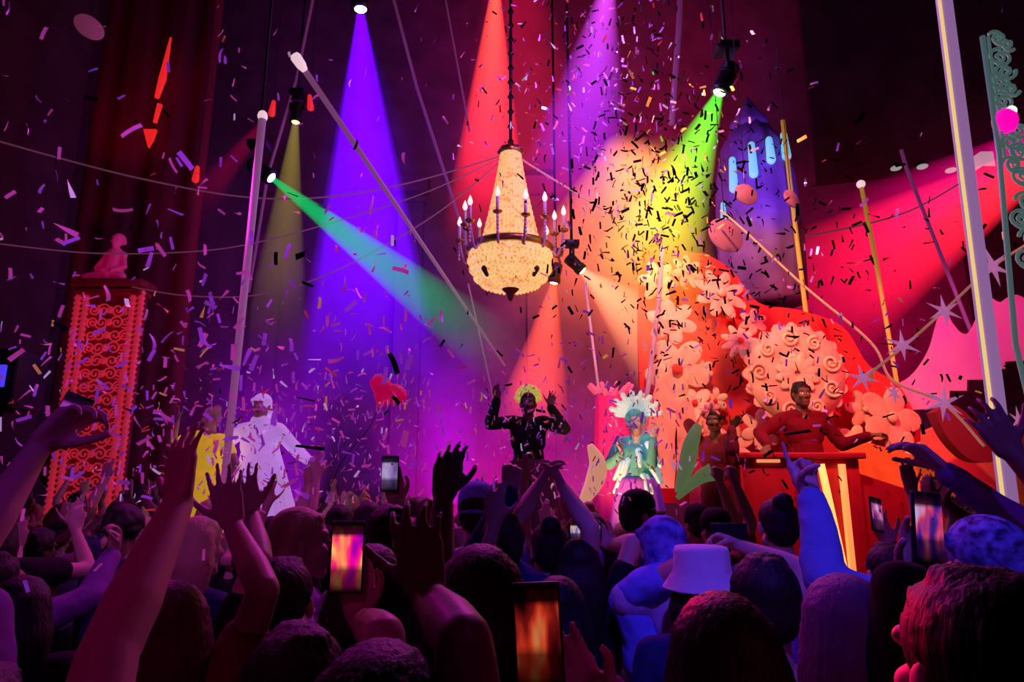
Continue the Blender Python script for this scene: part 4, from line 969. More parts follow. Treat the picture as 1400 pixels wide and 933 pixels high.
fig('person with dark hair bun in front of the red booth, left of pointing hand', (1062, 680), 3.2, vox=V8, top='navy', hair='bun', seed=6)
c2_ = fig('person in bright blue shirt with blue patterned headscarf, left elbow out, centre right', (905, 705), 2.7, vox=V8, top='blue', sleeve='short', fold=.012, hair='scarf', hair_col='floral',
    arms=(dict(w=(900, 800, 2.75), f=(925, 790, 2.8), e=(818, 830, 2.5), n=(0, 1, 0), pose='relaxed'), None))
J_ = JS[c2_.name]; mb = MB()
for (S, E, W, a), sx in zip(J_['arms'], (-1, 1)): mb.capsule(J_['nb'] + V((sx * .02, -.03, .03)), .075, S + V((-sx * .01, -.02, .0)), .075)
mb.capsule(J_['nb'] + V((0, -.04, .05)), .075, J_['nb'] + V((0, -.075, -.07)), .07)
h_ = remesh(mb, .012, 3); h_.materials.append(CLOTH['lilac']); link('collar', h_, c2_)
fig('person in black cap looking right, behind the blue shirt', (868, 674), 4.0, rz=-70, vox=V8, top='navy', hat='cap', hat_col='black', hair='short',
    arms=(dict(W=(-.2, .42, 1.35), hint=(-.5, 0, 1.0), F=(0.1, 1, .2), pose='hold'), None))
fig('person in a white bucket hat in front of the stage, right of blue shirt', (958, 754), 2.35, rz=-15, vox=V8, top='navy', hat='bucket', hat_col='white', hair='bob')
fig('dark-haired person at bottom center raising one black open hand overhead', (657, 742), 1.5, vox=V8, top='black', hair='bob', skin='deep',
    arms=(dict(w=(606, 682, 1.88), f=(620, 590, 1.92), e=(598, 830, 1.75), n=(.2, 1, .1), pose='grip'), None))
fig('person at bottom center raising a big dark spread hand', (520, 872), .9, vox=V8, top='black', hair='long', skin='deep',
    arms=(None, dict(w=(585, 815, 1.2), f=(560, 690, 1.22), e=(625, 960, 1.02), n=(.1, 1, .1), pose='claw', hk=1.05)))
fig('person at lower left filming with a phone held upright', (408, 852), 1.15, vox=V8, top='black', hair='short', bracelet=None,
    arms=(None, dict(grip((475, 762), 1.5, .008, .15), e=P(520, 960, 1.25))))
fig('person with short dark hair seen from behind at lower left, arm raised by the pole', (388, 762), 1.9, vox=V8, top='black', hair='short', seed=9,
    arms=(dict(w=(343, 705, 2.15), f=(333, 645, 2.18), e=(330, 800, 2.0), n=(.2, 1, 0), pose='open'), None))
fig('person below the frame filming with the red-screened phone', (850, 985), .72, rz=0, vox=V8, top='black', hair='short', zc=1.68,
    arms=(None, dict(grip((736, 868), 1.07, .02, .55), e=P(890, 1010, .85))))
fig('person beyond the lower left corner stretching a bare arm high', (-60, 800), .8, vox=V8, top='maroon', hair='long', sleeve='tank', zc=1.72,
    arms=(None, dict(w=(243, 690, 1.2), f=(250, 598, 1.26), e=(135, 850, 1.0), n=(.6, 1, 0), pose='open')))
fig('brown-haired woman at lower left with one bare arm raised straight', (236, 792), 1.6, rz=10, vox=V8, top='maroon', sleeve='short', hair='long', hair_col='brown', width=.92,
    arms=(None, dict(w=(318, 718, 1.75), f=(297, 618, 1.78), e=(335, 850, 1.62), n=(0, 1, 0), pose='open')))
fig('person off the left edge reaching out an arm in purple light', (-95, 700), 1.4, vox=V8, top='purple', sleeve='short', hair='short', zc=1.8,
    arms=(None, dict(w=(52, 612, 1.62), f=(112, 560, 1.66), e=(-25, 720, 1.5), n=(.6, -.3, -.5), pose='hold', hk=1.1)))
fig('blonde person in profile facing right beside the upright phone, violet shoulder', (408, 692), 2.5, rz=-75, vox=V8, top='lilac', hair='bob', hair_col='blonde')
fig('person with both pale arms raised in a circle, center of the crowd', (752, 712), 3.0, vox=V8, top='purple', hair='bun',
    arms=(dict(w=(738, 662, 3.05), f=(752, 640, 3.1), e=(722, 705, 3.0), n=(1, 0, 0), pose='relaxed'), dict(w=(768, 665, 3.05), f=(757, 642, 3.1), e=(783, 705, 3.0), n=(-1, 0, 0), pose='relaxed')))
fig('person in a blue cap turned away, center of the crowd behind the black hand', (652, 664), 3.3, vox=V8, top='blue', hat='cap_back', hat_col='blue', hair='short')
fig('person in a navy sleeve with one fist raised, left of the circled arms', (688, 700), 2.7, vox=V8, top='navy', sleeve='long', hair='short',
    arms=(None, dict(w=(698, 672, 2.8), f=(700, 645, 2.8), e=(712, 740, 2.75), n=(0, 1, 0), pose='fist')))
fig('dark-haired person holding a phone sideways in the center, left of the blue shirt', (790, 735), 2.9, vox=V8, top='black', hair='long',
    arms=(dict(grip_end((800, 726), 3.15, -1), e=P(760, 790, 3.0)), dict(grip_end((800, 726), 3.15, 1), e=P(842, 790, 3.0))))
fig('person holding a small lit phone in front of the heart balloon side', (533, 690), 2.6, vox=V8, top='purple', hair='short', skin='tan',
    arms=(None, dict(grip((533, 648), 2.86, .005, .2), e=P(565, 720, 2.75))))
fig('person with a raised forearm and fist between upright phone and spread hand', (508, 742), 1.75, vox=V8, top='black', hair='bob', skin='tan', seed=11)

S_STAGE = [(.30, (.10, .0, .4)), (.42, (.9, .0, .35)), (.5, (1, .03, .15)), (.58, (1, .3, .1)), (.7, (.8, .9, .3))]
S_RED = [(.3, (.02, .0, .0)), (.46, (.3, .01, .01)), (.56, (1, .06, .02)), (.7, (1, .5, .15))]
S_PURP = [(.3, (.02, .0, .04)), (.45, (.1, .02, .35)), (.55, (.75, .05, .15)), (.7, (.7, .5, .9))]
phone('upright phone showing a bright picture of the stage, lower left of center', (475, 762), 1.5, stops=S_STAGE, scale=15, strength=1.0, seed=2.0)
phone('dark phone with a red picture on its screen at the bottom center', (736, 868), 1.07, rz=-8, roll=-3, stops=S_RED, scale=14, strength=.5, seed=4.2)
phone('phone held high at the right with a violet and red screen', (1268, 722), 1.47, rz=12, roll=5, stops=S_PURP, scale=15, strength=.75, seed=6.0)
phone('small phone in front of the red booth, pink white screen', (1198, 704), 3.0, rz=25, roll=12, tilt=-8, stops=[(.3, (.1, .0, .2)), (.5, (.6, .1, .4)), (.65, (.8, .5, .8))], scale=14, strength=.7, seed=1.0)
phone('black phone held sideways over the bare raised forearm', (997, 728), 2.84, rz=0, landscape=True, stops=None)
phone('phone held sideways in the center beside the blue shirt, pale blue screen', (800, 726), 3.15, landscape=True, stops=[(.3, (.0, .0, .1)), (.5, (.3, .25, .9)), (.6, (.9, .6, .5))], scale=20, strength=.6, seed=9.0)
phone('small phone with lilac screen in front of the heart balloon side', (533, 648), 2.86, stops=[(.3, (.2, .1, .4)), (.5, (.5, .3, .8)), (.65, (.8, .7, 1))], scale=10, strength=.6, seed=3.0)
phone('phone glowing purple in the hand at the far left edge', (92, 575), 1.66, rz=30, roll=20, stops=[(.3, (.3, .0, .4)), (.5, (.5, .05, .6)), (.65, (.8, .2, .9))], scale=6, strength=.7, seed=8.0, k=.9)

# ------------------------------------------------------------------ performers on the stage
ST = 1.0
def plinth(label, x, Y, z):
    t = thing('podium', label, 'podium', (x, Y, 0)); part('drum', MB().lathe([(.42, 0), (.42, z - .06), (.45, z - .05), (.45, z)], 32), M_WALLD, t); part('top_trim', MB().lathe([(.455, z - .05), (.465, z - .025), (.455, z - .002)], 32), M_SCR, t); return t
pd = fig('performer silhouetted in red light at the decks in front of the rosette', (1093, 522), 7.0, base=ST, rz=180, top='wine', sleeve='long', hair='short', hair_col='dark', skin='deep',
    arms=(dict(w=(1190, 596, 6.75), f=(1218, 590, 6.75), e=(1160, 600, 6.9), pose='relaxed', n=(0, 0, -1)), dict(w=(1050, 610, 6.7), f=(1040, 622, 6.6), pose='relaxed', n=(0, 0, -1), e=(1035, 590, 7.0))))
pt = fig('performer in a teal and white feathered costume on the stage', (868, 562), 6.6, base=ST, rz=170, top='teal', sleeve='long', hair='curly', hair_col='teal', seed=4, legs='purple',
    arms=(dict(w=(893, 600, 6.4), f=(898, 580, 6.4), e=(890, 625, 6.5), pose='open', n=(0, -1, 0)), dict(w=(850, 620, 6.3), f=(846, 605, 6.3), pose='relaxed', n=(0, 0, -1))))
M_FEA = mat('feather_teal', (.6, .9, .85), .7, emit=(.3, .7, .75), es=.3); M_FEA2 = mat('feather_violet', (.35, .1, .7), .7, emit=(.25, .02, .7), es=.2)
mb = MB(); r_ = random.Random(3)
for i in range(16):
    a = PI * (.05 + .9 * i / 15); L = .27 if i % 2 else .2; d = V((math.cos(a), .1, math.sin(a))); mb.capsule(V((0, -.05, 1.70)) + d * .06, .02, V((0, -.05, 1.70)) + d * L, .03, 8, 2)
part('feather_headdress', mb, M_FEA, pt)
mb = MB()
for i in range(26):
    a = 2 * PI * i / 26; z = r_.uniform(.95, 1.4); mb.capsule((.16 * math.cos(a), .14 * math.sin(a), z), .035, (.25 * math.cos(a), .21 * math.sin(a), z - .16), .02, 8, 2)
part('feather_collar', mb, M_FEA, pt)
mb = MB()
for i in range(18): a = 2 * PI * i / 18; mb.capsule((.17 * math.cos(a), .14 * math.sin(a), 1.0), .06, (.34 * math.cos(a), .3 * math.sin(a), .12), .05, 8, 2)
me = remesh(mb, .02, 2); me.materials.append(M_FEA2); link('skirt', me, pt)
pg = fig('performer in dark red costume with a long green sash on the stage', (976, 560), 6.3, base=ST, rz=150, top='maroon', sleeve='long', hair='bun', hair_col='dark', legs='maroon', skin='deep',
    arms=(dict(w=(1000, 585, 6.1), f=(1012, 570, 6.05), e=(1000, 620, 6.2), pose='open', n=(0, -1, 0)), dict(w=(952, 610, 6.1), f=(945, 620, 6.1), e=(950, 600, 6.2), pose='relaxed', n=(0, 0, -1))))
def ribbon(name, pts, widths, m, parent, label=None):
    inv = parent.matrix_basis.inverted(); mb = MB(); P_ = [inv @ p for p in pts]; n = len(P_); vs = []; fs = []
    for i, p in enumerate(P_):
        t = (P_[min(i + 1, n - 1)] - P_[max(i - 1, 0)]).normalized(); vw = (inv.to_3x3() @ V((0, 1, .1))).normalized(); s = t.cross(vw).normalized() * widths[i]
        vs += [p + s, p - s]
    for i in range(n - 1): fs.append((2 * i, 2 * i + 1, 2 * i + 3, 2 * i + 2))
    mb.add(vs, fs); o = part(name, mb, m, parent); md = o.modifiers.new('solid', 'SOLIDIFY'); md.thickness = .015; return o
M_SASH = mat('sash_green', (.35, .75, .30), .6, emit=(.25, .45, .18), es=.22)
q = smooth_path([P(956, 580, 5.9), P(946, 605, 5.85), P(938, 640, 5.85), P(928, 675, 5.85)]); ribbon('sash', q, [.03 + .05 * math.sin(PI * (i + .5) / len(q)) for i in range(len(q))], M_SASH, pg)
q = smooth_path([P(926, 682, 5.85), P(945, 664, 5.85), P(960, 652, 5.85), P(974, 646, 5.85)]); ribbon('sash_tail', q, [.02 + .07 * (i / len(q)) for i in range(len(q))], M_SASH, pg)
mb = MB(); petals(mb, 7, .01, .1, .03, .02, 0); o = part('flower', mb, M_PINK, pg); o.location = (.02, .05, 1.74)
pb = fig('performer in dark dress with arms raised and yellow flowers in hair, below the orange-red beam', (722, 536), 7.2, base=ST, rz=178, top='black', sleeve='long', hair='bun', legs='maroon', skin='deep',
    arms=(dict(w=(752, 556, 7.0), f=(757, 535, 7.0), e=(762, 592, 7.1), pose='open', n=(0, -1, 0)), dict(w=(680, 545, 7.0), f=(676, 520, 7.0), e=(683, 585, 7.1), pose='open', n=(0, -1, 0))))
mb = MB(); 
for i in range(18): a = 2 * PI * i / 18; mb.capsule((.15 * math.cos(a), .13 * math.sin(a), 1.02), .06, (.42 * math.cos(a), .36 * math.sin(a), .1), .07, 8, 2)
mb.capsule((0, 0, 1.02), .14, (0, 0, .2), .3)
me = remesh(mb, .02, 2); me.materials.append(mat('skirt_plum', (.10, .01, .06), .8)); link('skirt', me, pb)
mb = MB()
for i in range(7):
    a = PI * i / 6; c = V((.09 * math.cos(a), .02, 1.70 + .09 * math.sin(a)))
    for j in range(5): b_ = 2 * PI * j / 5; mb.ellipsoid(c + V((.03 * math.cos(b_), .0, .03 * math.sin(b_))), (.025, .018, .025), None, 8, 5)
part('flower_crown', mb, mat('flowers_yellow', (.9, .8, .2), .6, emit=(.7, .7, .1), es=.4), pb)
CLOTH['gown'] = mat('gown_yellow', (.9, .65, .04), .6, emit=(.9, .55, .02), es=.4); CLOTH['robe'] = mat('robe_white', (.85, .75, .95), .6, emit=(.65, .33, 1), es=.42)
# small dancers on podiums at left
x0 = P(291, 556, 6.6); plinth('round dark podium under the dancer in the yellow gown', x0.x, 6.6, .95)
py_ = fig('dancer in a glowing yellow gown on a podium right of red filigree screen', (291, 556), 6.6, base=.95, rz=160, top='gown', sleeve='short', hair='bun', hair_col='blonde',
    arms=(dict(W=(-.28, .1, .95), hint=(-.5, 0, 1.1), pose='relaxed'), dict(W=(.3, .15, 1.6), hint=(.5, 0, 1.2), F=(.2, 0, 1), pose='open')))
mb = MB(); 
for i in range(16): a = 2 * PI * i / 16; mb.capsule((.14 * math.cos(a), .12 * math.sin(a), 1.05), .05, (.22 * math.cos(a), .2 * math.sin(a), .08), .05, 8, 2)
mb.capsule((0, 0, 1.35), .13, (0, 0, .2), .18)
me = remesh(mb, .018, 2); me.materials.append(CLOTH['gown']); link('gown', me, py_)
x0 = P(362, 540, 6.8); plinth('round dark podium under the white robed dancer', x0.x, 6.8, .95)
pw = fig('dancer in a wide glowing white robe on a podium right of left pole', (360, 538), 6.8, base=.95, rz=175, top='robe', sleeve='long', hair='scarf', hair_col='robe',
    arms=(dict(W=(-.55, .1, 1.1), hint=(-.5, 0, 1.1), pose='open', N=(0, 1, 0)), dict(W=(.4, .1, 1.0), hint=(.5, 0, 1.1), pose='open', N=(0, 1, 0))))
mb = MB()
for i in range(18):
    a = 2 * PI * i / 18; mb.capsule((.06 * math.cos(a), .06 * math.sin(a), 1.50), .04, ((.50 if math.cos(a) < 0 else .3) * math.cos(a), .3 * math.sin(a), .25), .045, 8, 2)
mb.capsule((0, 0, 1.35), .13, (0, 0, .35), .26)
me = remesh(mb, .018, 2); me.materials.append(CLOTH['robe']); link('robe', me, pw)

# ------------------------------------------------------------------ the crowd
FIXED = [(o.location.x, o.location.y) for o in COL.objects if o.name.startswith('person')]
def A_(W, hint, F=(0, 0.1, 1), N=(0, 1, 0), pose='open'): return dict(W=W, hint=hint, F=F, N=N, pose=pose)
LU = A_((-.28, .2, 1.9), (-.6, .1, 1.5)); RU = A_((.28, .2, 1.9), (.6, .1, 1.5)); LB = A_((-.30, .3, 1.62), (-.6, 0, 1.2)); RB = A_((.30, .3, 1.62), (.6, 0, 1.2))
RP = A_((.12, .45, 1.72), (.5, .2, 1.3), (0, 0, 1), (0, -1, 0), 'hold'); RF = A_((.24, .1, 1.93), (.5, .1, 1.5), pose='fist'); CL = A_((-.05, .3, 1.78), (-.5, .2, 1.4), N=(1, 0, 0)); CR = A_((.05, .3, 1.78), (.5, .2, 1.4), N=(-1, 0, 0))
protos = [
 (dict(arms=[LU, RU], hair='short', skin='fair', seed=1), 'short dark hair', 'both hands raised'),
 (dict(arms=DOWN, hair='long', hair_col='brown', width=.9, skin='fair', seed=2), 'long brown hair', 'arms down'),
 (dict(arms=[DOWN[0], RP], hair='short', skin='tan', seed=3, sleeve='long'), 'short dark hair', 'right hand held out'),
 (dict(arms=[LB, DOWN[1]], hair='bob', hair_col='blonde', width=.9, seed=4), 'blonde bob', 'left hand half raised'),
 (dict(arms=[DOWN[0], RF], hair='short', hat='cap_back', hat_col='black', skin='tan', seed=5), 'backward black cap', 'right fist raised'),
 (dict(arms=[CL, CR], hair='curly', hair_col='dark', skin='deep', seed=6, width=.95), 'curly dark hair', 'hands together overhead'),
 (dict(arms=DOWN, hair='short', hair_col='brown', seed=7, head=(18, 0, 0)), 'short brown hair', 'arms down'),
 (dict(arms=[LU, DOWN[1]], hair='long', hair_col='dark', width=.9, seed=8, skin='tan'), 'long dark hair', 'left hand raised'),
 (dict(arms=[LB, RB], hair='bun', hair_col='blonde', width=.9, seed=9), 'blonde bun', 'both hands half raised'),
 (dict(arms=DOWN, hair='short', hat='beanie', hat_col='charcoal', seed=10, sleeve='long'), 'grey beanie', 'arms down'),
 (dict(arms=[LU, RB], hair='bob', hair_col='dark', seed=11, width=.9), 'dark bob', 'one hand high, one low'),
]
tops = ['black', 'navy', 'maroon', 'purple', 'charcoal', 'black', 'navy', 'maroon', 'blue', 'black']
made = [None] * len(protos); people = []
def place(i, x, y, rz, h, top):
    prm, hd, ps = protos[i]
    if made[i] is None:
        prm = dict(prm); prm['vox'] = .0118; prm['top'] = top
        o = make_person('x', prm, (x, y, 0), rz, h); made[i] = o
    else: o = copy_tree(made[i])
    o.location = (x, y, 0); o.rotation_euler = (0, 0, rz); s = h / 1.75; o.scale = (s, s, s)
    for ch in o.children:
        if ch.name.startswith('shirt'): ch.material_slots[0].link = 'OBJECT'; ch.material_slots[0].material = CLOTH[top]
    people.append((o, hd, ps, top))
r_ = random.Random(21); spots = []
def ok(x, y, dmin):
    return all((x - a) ** 2 + (y - b) ** 2 > dmin * dmin for a, b in spots) and all((x - a) ** 2 + (y - b) ** 2 > .27 for a, b in FIXED)
tries = 0
while len(spots) < 74 and tries < 20000:
    tries += 1
    y = r_.uniform(1.9, 9.2); x = r_.uniform(-.86, .80) * y
    if y > 5.15 and x > -1.5: continue
    if y > 2.6 and x > 1.2 and r_.random() < .5: continue
    if (x + 2.85) ** 2 + (y - 6.7) ** 2 < 1.0 or (x + 2.4) ** 2 + (y - 6.5) ** 2 < .8 or (abs(x + 5.25) < .8 and abs(y - 8.4) < .6): continue
    px = proj((x, y, 1.7))[0]
    if y < 2.5 and (880 < px < 1350 or 560 < px < 760): continue
    if y < 5 and 1060 < px < 1300: continue
    if x * x + 1e-9 and abs(x) > 9.3: continue
    if ok(x, y, .46 if y > 3 else .56): spots.append((x, y))
spots.sort(key=lambda p: p[1])
for n, (x, y) in enumerate(spots):
    i = r_.randrange(len(protos)); place(i, x, y, r_.uniform(-.5, .5), r_.uniform(1.58, 1.82), r_.choice(tops))
# labels that single each one out
MARKS = [(140, 'below the red filigree screen'), (30, 'at the left edge'), (230, 'left of the yellow gown dancer'), (300, 'near the left pole'), (370, 'under the white robed dancer'), (450, 'above the upright phone'), (530, 'below the heart balloon'), (610, 'near the black raised hand'), (680, 'left of center'),
         (750, 'below the chandelier'), (830, 'by the curved plume'), (890, 'before the teal performer'), (960, 'below the green sash'), (1050, 'left of the pointing hand'), (1180, 'before the booth'), (1300, 'near the right pole'), (1390, 'at the right edge')]
from collections import defaultdict
groups = defaultdict(list)
for o, hd, ps, top in people:
    px = proj(o.location + V((0, 0, 1.6)))[0]; mk = min(MARKS, key=lambda m: abs(m[0] - px))[1]
    groups['%s, %s top, %s, %s' % (hd, top, ps, mk)].append(o)
for lb, os_ in groups.items():
    os_.sort(key=lambda o: o.location.y); depth = ['nearest', 'second nearest', 'third nearest', 'farthest']
    for k, o in enumerate(os_):
        o['label'] = lb if len(os_) == 1 else '%s, %s' % (lb, depth[min(k, 3)]); o['group'] = 'crowd on the dance floor'
# ------------------------------------------------------------------ confetti
M_CB = mat('confetti_silhouette', (.006, .003, .008), 1.0, spec=0.0); M_CP = mat('confetti_pink', (.70, .26, .58), .5, emit=(.75, .06, .5), es=.26); M_CV = mat('confetti_violet', (.5, .28, .85), .4, emit=(.4, .04, .8), es=.26)  # black paints backlit silhouettes; pink and violet emission stands in for light on paper
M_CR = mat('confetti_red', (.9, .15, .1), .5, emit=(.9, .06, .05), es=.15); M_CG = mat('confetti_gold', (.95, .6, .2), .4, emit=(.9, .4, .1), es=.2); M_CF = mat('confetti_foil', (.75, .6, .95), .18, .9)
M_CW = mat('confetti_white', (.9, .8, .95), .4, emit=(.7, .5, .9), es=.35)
def strip(L, W, bend, twist):
    vs = []; fs = []; n = 6
    for i in range(n + 1):
        t = i / n - .5; a = bend * t; tw = twist * t
        p = np.array([math.sin(a) / max(abs(bend), .01) * L * (1 if bend >= 0 else 1), 0, (1 - math.cos(a)) * L * .5]) if abs(bend) > .01 else np.array([t * L, 0, 0])
        p[0] = t * L * (1 - abs(bend) * .1)
        w = np.array([0, math.cos(tw), math.sin(tw)]) * W / 2; vs += [p + w, p - w]
    for i in range(n): fs.append((2 * i, 2 * i + 1, 2 * i + 3, 2 * i + 2))
    return np.array(vs), fs
SH = [strip(1, .24, b, t) for b, t in ((.2, .2), (.9, .1), (-.6, .6), (1.4, .9), (.3, 1.4), (-1.2, .2))] + [strip(1, .3, .4, .3)]
mesh_cache = {}
def conf_mesh(k, m):
    if (k, m.name) not in mesh_cache:
        me = MB().add(*SH[k]).mesh('confetti', [m]); mesh_cache[(k, m.name)] = me
    return mesh_cache[(k, m.name)]
rc_ = random.Random(5); pieces = []      # (pos, size, mat, label-key, euler)
def eul(flatness=1.0): return (rc_.uniform(-PI, PI) * flatness, rc_.uniform(-PI, PI) * flatness, rc_.uniform(-PI, PI))
def put(p, s, m, key): pieces.append((V(p), s, m, key, eul()))
# burst: dark strips in front of the lit haze and stage set
for n_, cx, cy, Y, sx, sy, sd, s0, s1 in ((640, 905, 262, 6.0, .48, .58, .6, .055, .105), (330, 950, 400, 6.2, .7, .75, .6, .05, .10), (170, 1080, 480, 6.0, .6, .7, .6, .05, .09), (90, 1150, 330, 6.4, .9, .6, .8, .07, .13), (60, 800, 420, 6.4, .8, .7, .8, .06, .11), (50, 1210, 600, 5.6, .8, .5, .5, .05, .1)):
    c = P(cx, cy, Y)
    for i in range(n_): put(c + V((rc_.gauss(0, sx), rc_.gauss(0, sd), rc_.gauss(0, sy))), rc_.uniform(s0, s1), rc_.choice([M_CB] * 9 + [M_CV, M_CG]), 'dark')
# sparkling cloud over the burst
c = P(810, 110, 7.2)
for i in range(620): put(c + V((rc_.gauss(0, .75), rc_.gauss(0, .6), rc_.gauss(.1, .95))), rc_.uniform(.05, .11), rc_.choice([M_CF, M_CF, M_CV, M_CV, M_CB, M_CB, M_CP, M_CR, M_CW]), 'sparkle')
# lit strips drifting on the left and over the crowd
for n_, x0, x1, y0, y1, z0, z1, s0, s1 in ((380, -3.8, -.5, 2.6, 6.0, 1.8, 3.5, .055, .11), (120, -4.8, -.8, 3.0, 6.5, 2.6, 5.6, .05, .10), (800, -2.8, 1.2, 3.4, 6.4, 1.75, 2.8, .03, .07), (110, -2.6, -.6, 2.0, 3.4, 1.6, 2.5, .035, .06), (45, -5, 5, 5.0, 8.0, 4.2, 8.0, .06, .11), (70, .4, 4.4, 3.5, 5.4, 2.0, 3.4, .035, .07)):
    for i in range(n_): put((rc_.uniform(x0, x1), rc_.uniform(y0, y1), rc_.uniform(z0, z1)), rc_.uniform(s0, s1), rc_.choice([M_CP] * 10 + [M_CV] * 8 + [M_CR, M_CG, M_CW, M_CB]), 'drift')
for i in range(420): put((rc_.uniform(-2.4, 1.1), rc_.uniform(3.4, 5.6), rc_.uniform(1.75, 2.5)), rc_.uniform(.025, .055), rc_.choice([M_CP, M_CP, M_CW, M_CV, M_CR]), 'drift')
NAMED = [((741, 200), 4.0, .115, M_CB, (.3, .9, 0), 'big black confetti strip just right of the chandelier top'), ((1090, 592), 2.6, .115, M_CB, (.4, -.15, .1), 'big black confetti strip over the pointing finger'), ((1205, 470), 3.0, .11, M_CB, (.4, .08, 0), 'big black confetti strip at the foot of gold pole'),
         ((424, 612), 3.0, .13, M_CB, (.5, .1, .2), 'big dark confetti strip left of the heart balloon over the crowd'), ((418, 546), 4.0, .11, M_CB, (.5, .2, .3), 'black confetti strip left of the heart balloon, smaller of two'), ((430, 492), 4.2, .085, M_CW, (.5, 0, 0), 'bright white confetti strip at the foot of the violet beam'),
         ((1300, 303), 4.0, .10, M_CB, (.5, .05, 0), 'black confetti strip beside the right pole in the red beam'), ((400, 266), 5.0, .10, M_CB, (.6, .4, 0), 'dark confetti strip inside the green beam near its lamp'), ((440, 283), 5.0, .09, M_CB, (.6, .4, 0), 'second dark confetti strip farther along the green beam'),
         ((240, 290), 3.5, .10, M_CV, (.6, .4, 0), 'violet confetti strip under the highest cable, left of pole'), ((268, 237), 3.4, .06, M_CR, (.6, .1, 0), 'red confetti scrap hanging in the dark left of the pole'), ((230, 92), 4, .08, M_CV, (1.3, 1.4, .2), 'violet confetti strip beside the red sconce'), ((287, 136), 4, .08, M_CP, (.5, -.4, .2), 'pink confetti strip in the dark upper left')]
for (px, py), Y, s, m, e, lb in NAMED:
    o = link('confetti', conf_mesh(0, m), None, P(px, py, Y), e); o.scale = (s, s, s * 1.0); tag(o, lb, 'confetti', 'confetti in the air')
vis = []
for q in pieces:
    x, y, d = proj(q[0])
    if q[0].z < .3 or q[0].y > 13: continue
    if -10 < x < 1410 and -10 < y < 940: vis.append((q[1] / d, q))
vis.sort(key=lambda t: -t[0])
cname = {M_CB.name: 'black', M_CP.name: 'pink', M_CV.name: 'violet', M_CR.name: 'red', M_CG.name: 'gold', M_CF.name: 'silvery', M_CW.name: 'white'}
where = {'dark': 'tumbling in the dense burst over the stage set', 'sparkle': 'in the sparkling cloud under the ceiling', 'drift': 'drifting above the crowd in purple haze'}
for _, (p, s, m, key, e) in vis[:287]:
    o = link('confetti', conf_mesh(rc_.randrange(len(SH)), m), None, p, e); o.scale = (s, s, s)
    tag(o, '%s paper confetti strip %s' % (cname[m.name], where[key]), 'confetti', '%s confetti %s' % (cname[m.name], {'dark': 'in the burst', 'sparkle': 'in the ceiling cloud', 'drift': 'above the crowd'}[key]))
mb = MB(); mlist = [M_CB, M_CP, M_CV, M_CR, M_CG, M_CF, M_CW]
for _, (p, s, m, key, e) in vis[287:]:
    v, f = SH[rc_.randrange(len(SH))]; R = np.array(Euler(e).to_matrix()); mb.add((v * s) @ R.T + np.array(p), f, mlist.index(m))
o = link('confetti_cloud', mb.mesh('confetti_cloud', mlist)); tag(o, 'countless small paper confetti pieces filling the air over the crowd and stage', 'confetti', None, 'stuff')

# ------------------------------------------------------------------ light
w = bpy.data.worlds.new('world'); scene.world = w; w.use_nodes = True
w.node_tree.nodes['Background'].inputs[0].default_value = (.30, .005, .09, 1); w.node_tree.nodes['Background'].inputs[1].default_value = .012
def spot(name, loc, aim, col, watts, deg, blend=.6, size=.15):
    d = bpy.data.lights.new(name, 'SPOT'); d.color = col; d.energy = watts; d.spot_size = math.radians(deg); d.spot_blend = blend; d.shadow_soft_size = size
    o = bpy.data.objects.new(name, d); COL.objects.link(o); o.location = loc; o.rotation_euler = (V(aim) - V(loc)).to_track_quat('-Z', 'Y').to_euler(); return o
def point(name, loc, col, watts, size=.2):
    d = bpy.data.lights.new(name, 'POINT'); d.color = col; d.energy = watts; d.shadow_soft_size = size; o = bpy.data.objects.new(name, d); COL.objects.link(o); o.location = loc; return o
# stage set
spot('stage_wash_orange', (1.2, 3.6, 6.5), P(1010, 480, 7.6), (1, .36, .17), 1450, 52)
spot('stage_wash_red', (5.5, 4.5, 5.5), P(1120, 560, 7.4), (1, .04, .10), 700, 60)
spot('set_glow_left', (.6, 5.8, 1.4), P(920, 480, 7.8), (1, .38, .15), 130, 70)
spot('pink_wash_right', (4.0, 5.6, 5.6), P(1330, 480, 8.3), (1, .12, .5), 700, 40)
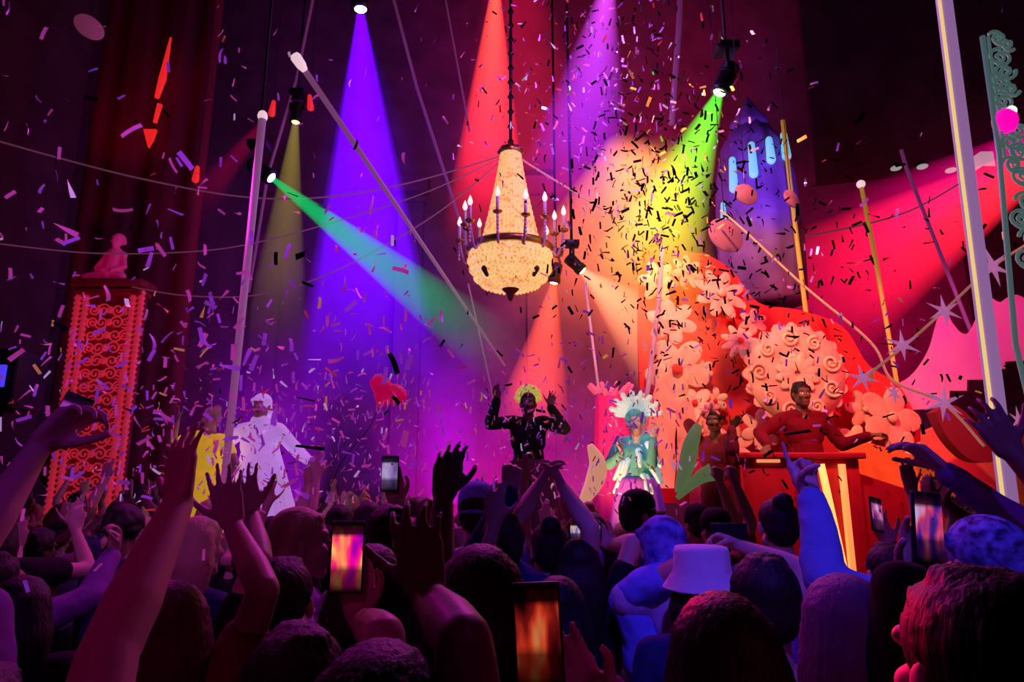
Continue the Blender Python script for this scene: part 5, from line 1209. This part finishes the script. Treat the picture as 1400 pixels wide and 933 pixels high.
# walls
spot('wall_orange', (1.0, 9.5, 1.6), P(790, 400, 13.6), (1, .14, .07), 800, 62, 1)
spot('wall_red', (1.2, 9.8, 5.0), P(830, 90, 13.6), (1, .0, .14), 1700, 75, 1)
spot('wall_purple', (-1.6, 10.5, 1.3), P(560, 520, 13.6), (.35, .0, 1), 330, 85, 1)
spot('wall_magenta', (-4.6, 10.8, 1.5), P(330, 480, 13.6), (.6, .0, .6), 200, 85, 1)
spot('wall_violet_top', (-2.2, 10.2, 7), P(540, 120, 13.6), (.4, .0, .6), 200, 70, 1)
spot('wall_red_right', (6.2, 10.2, 3.5), P(1180, 420, 13.6), (1, .0, .12), 700, 80, 1)
spot('red_left', (-4.2, 5.8, 1.9), P(140, 400, 8.4), (1, .02, .10), 90, 42, 1)
spot('red_drape', (-6.0, 8.0, 6.0), P(190, 110, 9.4), (1, .0, .08), 22, 70, 1)
spot('tower_violet', (3.0, 5.8, 4.0), P(1040, 240, 8.4), (.30, .10, 1), 420, 26, .8)
# crowd
spot('crowd_magenta', (-3.5, 6.5, 5.6), (-1.8, 3.4, 1.6), (.85, .01, .62), 230, 95, .8)
spot('crowd_pink_back', (.3, 6.4, 5.4), (-.1, 3.0, 1.6), (.85, .01, .65), 420, 80, .8)
spot('crowd_blue', (.1, -.6, 4.8), (.75, 2.4, 1.6), (.13, .04, 1), 420, 24, .7)
spot('crowd_blue_right', (1.6, -.5, 4.6), (1.4, 2.0, 1.65), (.16, .05, 1), 130, 26, .7)
spot('red_rim', (.30, 1.70, 1.95), (.56, .85, 1.66), (1, .0, .05), 34, 30, .6)
spot('arm_magenta', (-.8, -.3, 3.4), (-.72, 1.25, 1.75), (.85, .01, .42), 15, 34, .9)
spot('left_arm_violet', (-.7, -.1, 3.3), P(40, 630, 1.6), (.35, .03, 1), 22, 24, .8)
spot('hand_magenta', (.5, .1, 2.8), P(800, 905, 1.0), (.75, .01, .6), 5, 24, .8)
spot('performer_teal', (.7, 4.0, 4.6), P(868, 600, 6.6), (.25, .65, 1), 260, 11, .7)
spot('wall_pink', (.3, 10.6, 1.0), P(760, 590, 13.6), (1, .0, .32), 420, 80, 1)
spot('drift_violet', (-1.2, -.5, 3.8), (-2.0, 4.5, 2.9), (.75, .08, .95), 230, 62, 1)
point('chandelier_glow', (c_rim.x, CH_Y - .1, c_rim.z + .5), (1, .55, .2), 60, .25)
point('burst_glow', P(800, 120, 6.3), (.6, .15, 1), 110, .3)
scene.view_settings.view_transform = 'Standard'; scene.view_settings.look = 'None'
scene.cycles.use_denoising = True; scene.cycles.max_bounces = 4; scene.cycles.diffuse_bounces = 2; scene.cycles.glossy_bounces = 2; scene.cycles.transparent_max_bounces = 16; scene.cycles.volume_bounces = 0
scene.cycles.sample_clamp_indirect = 3.0
for o in COL.objects:
    if o.type == 'EMPTY': o.empty_display_size = .1
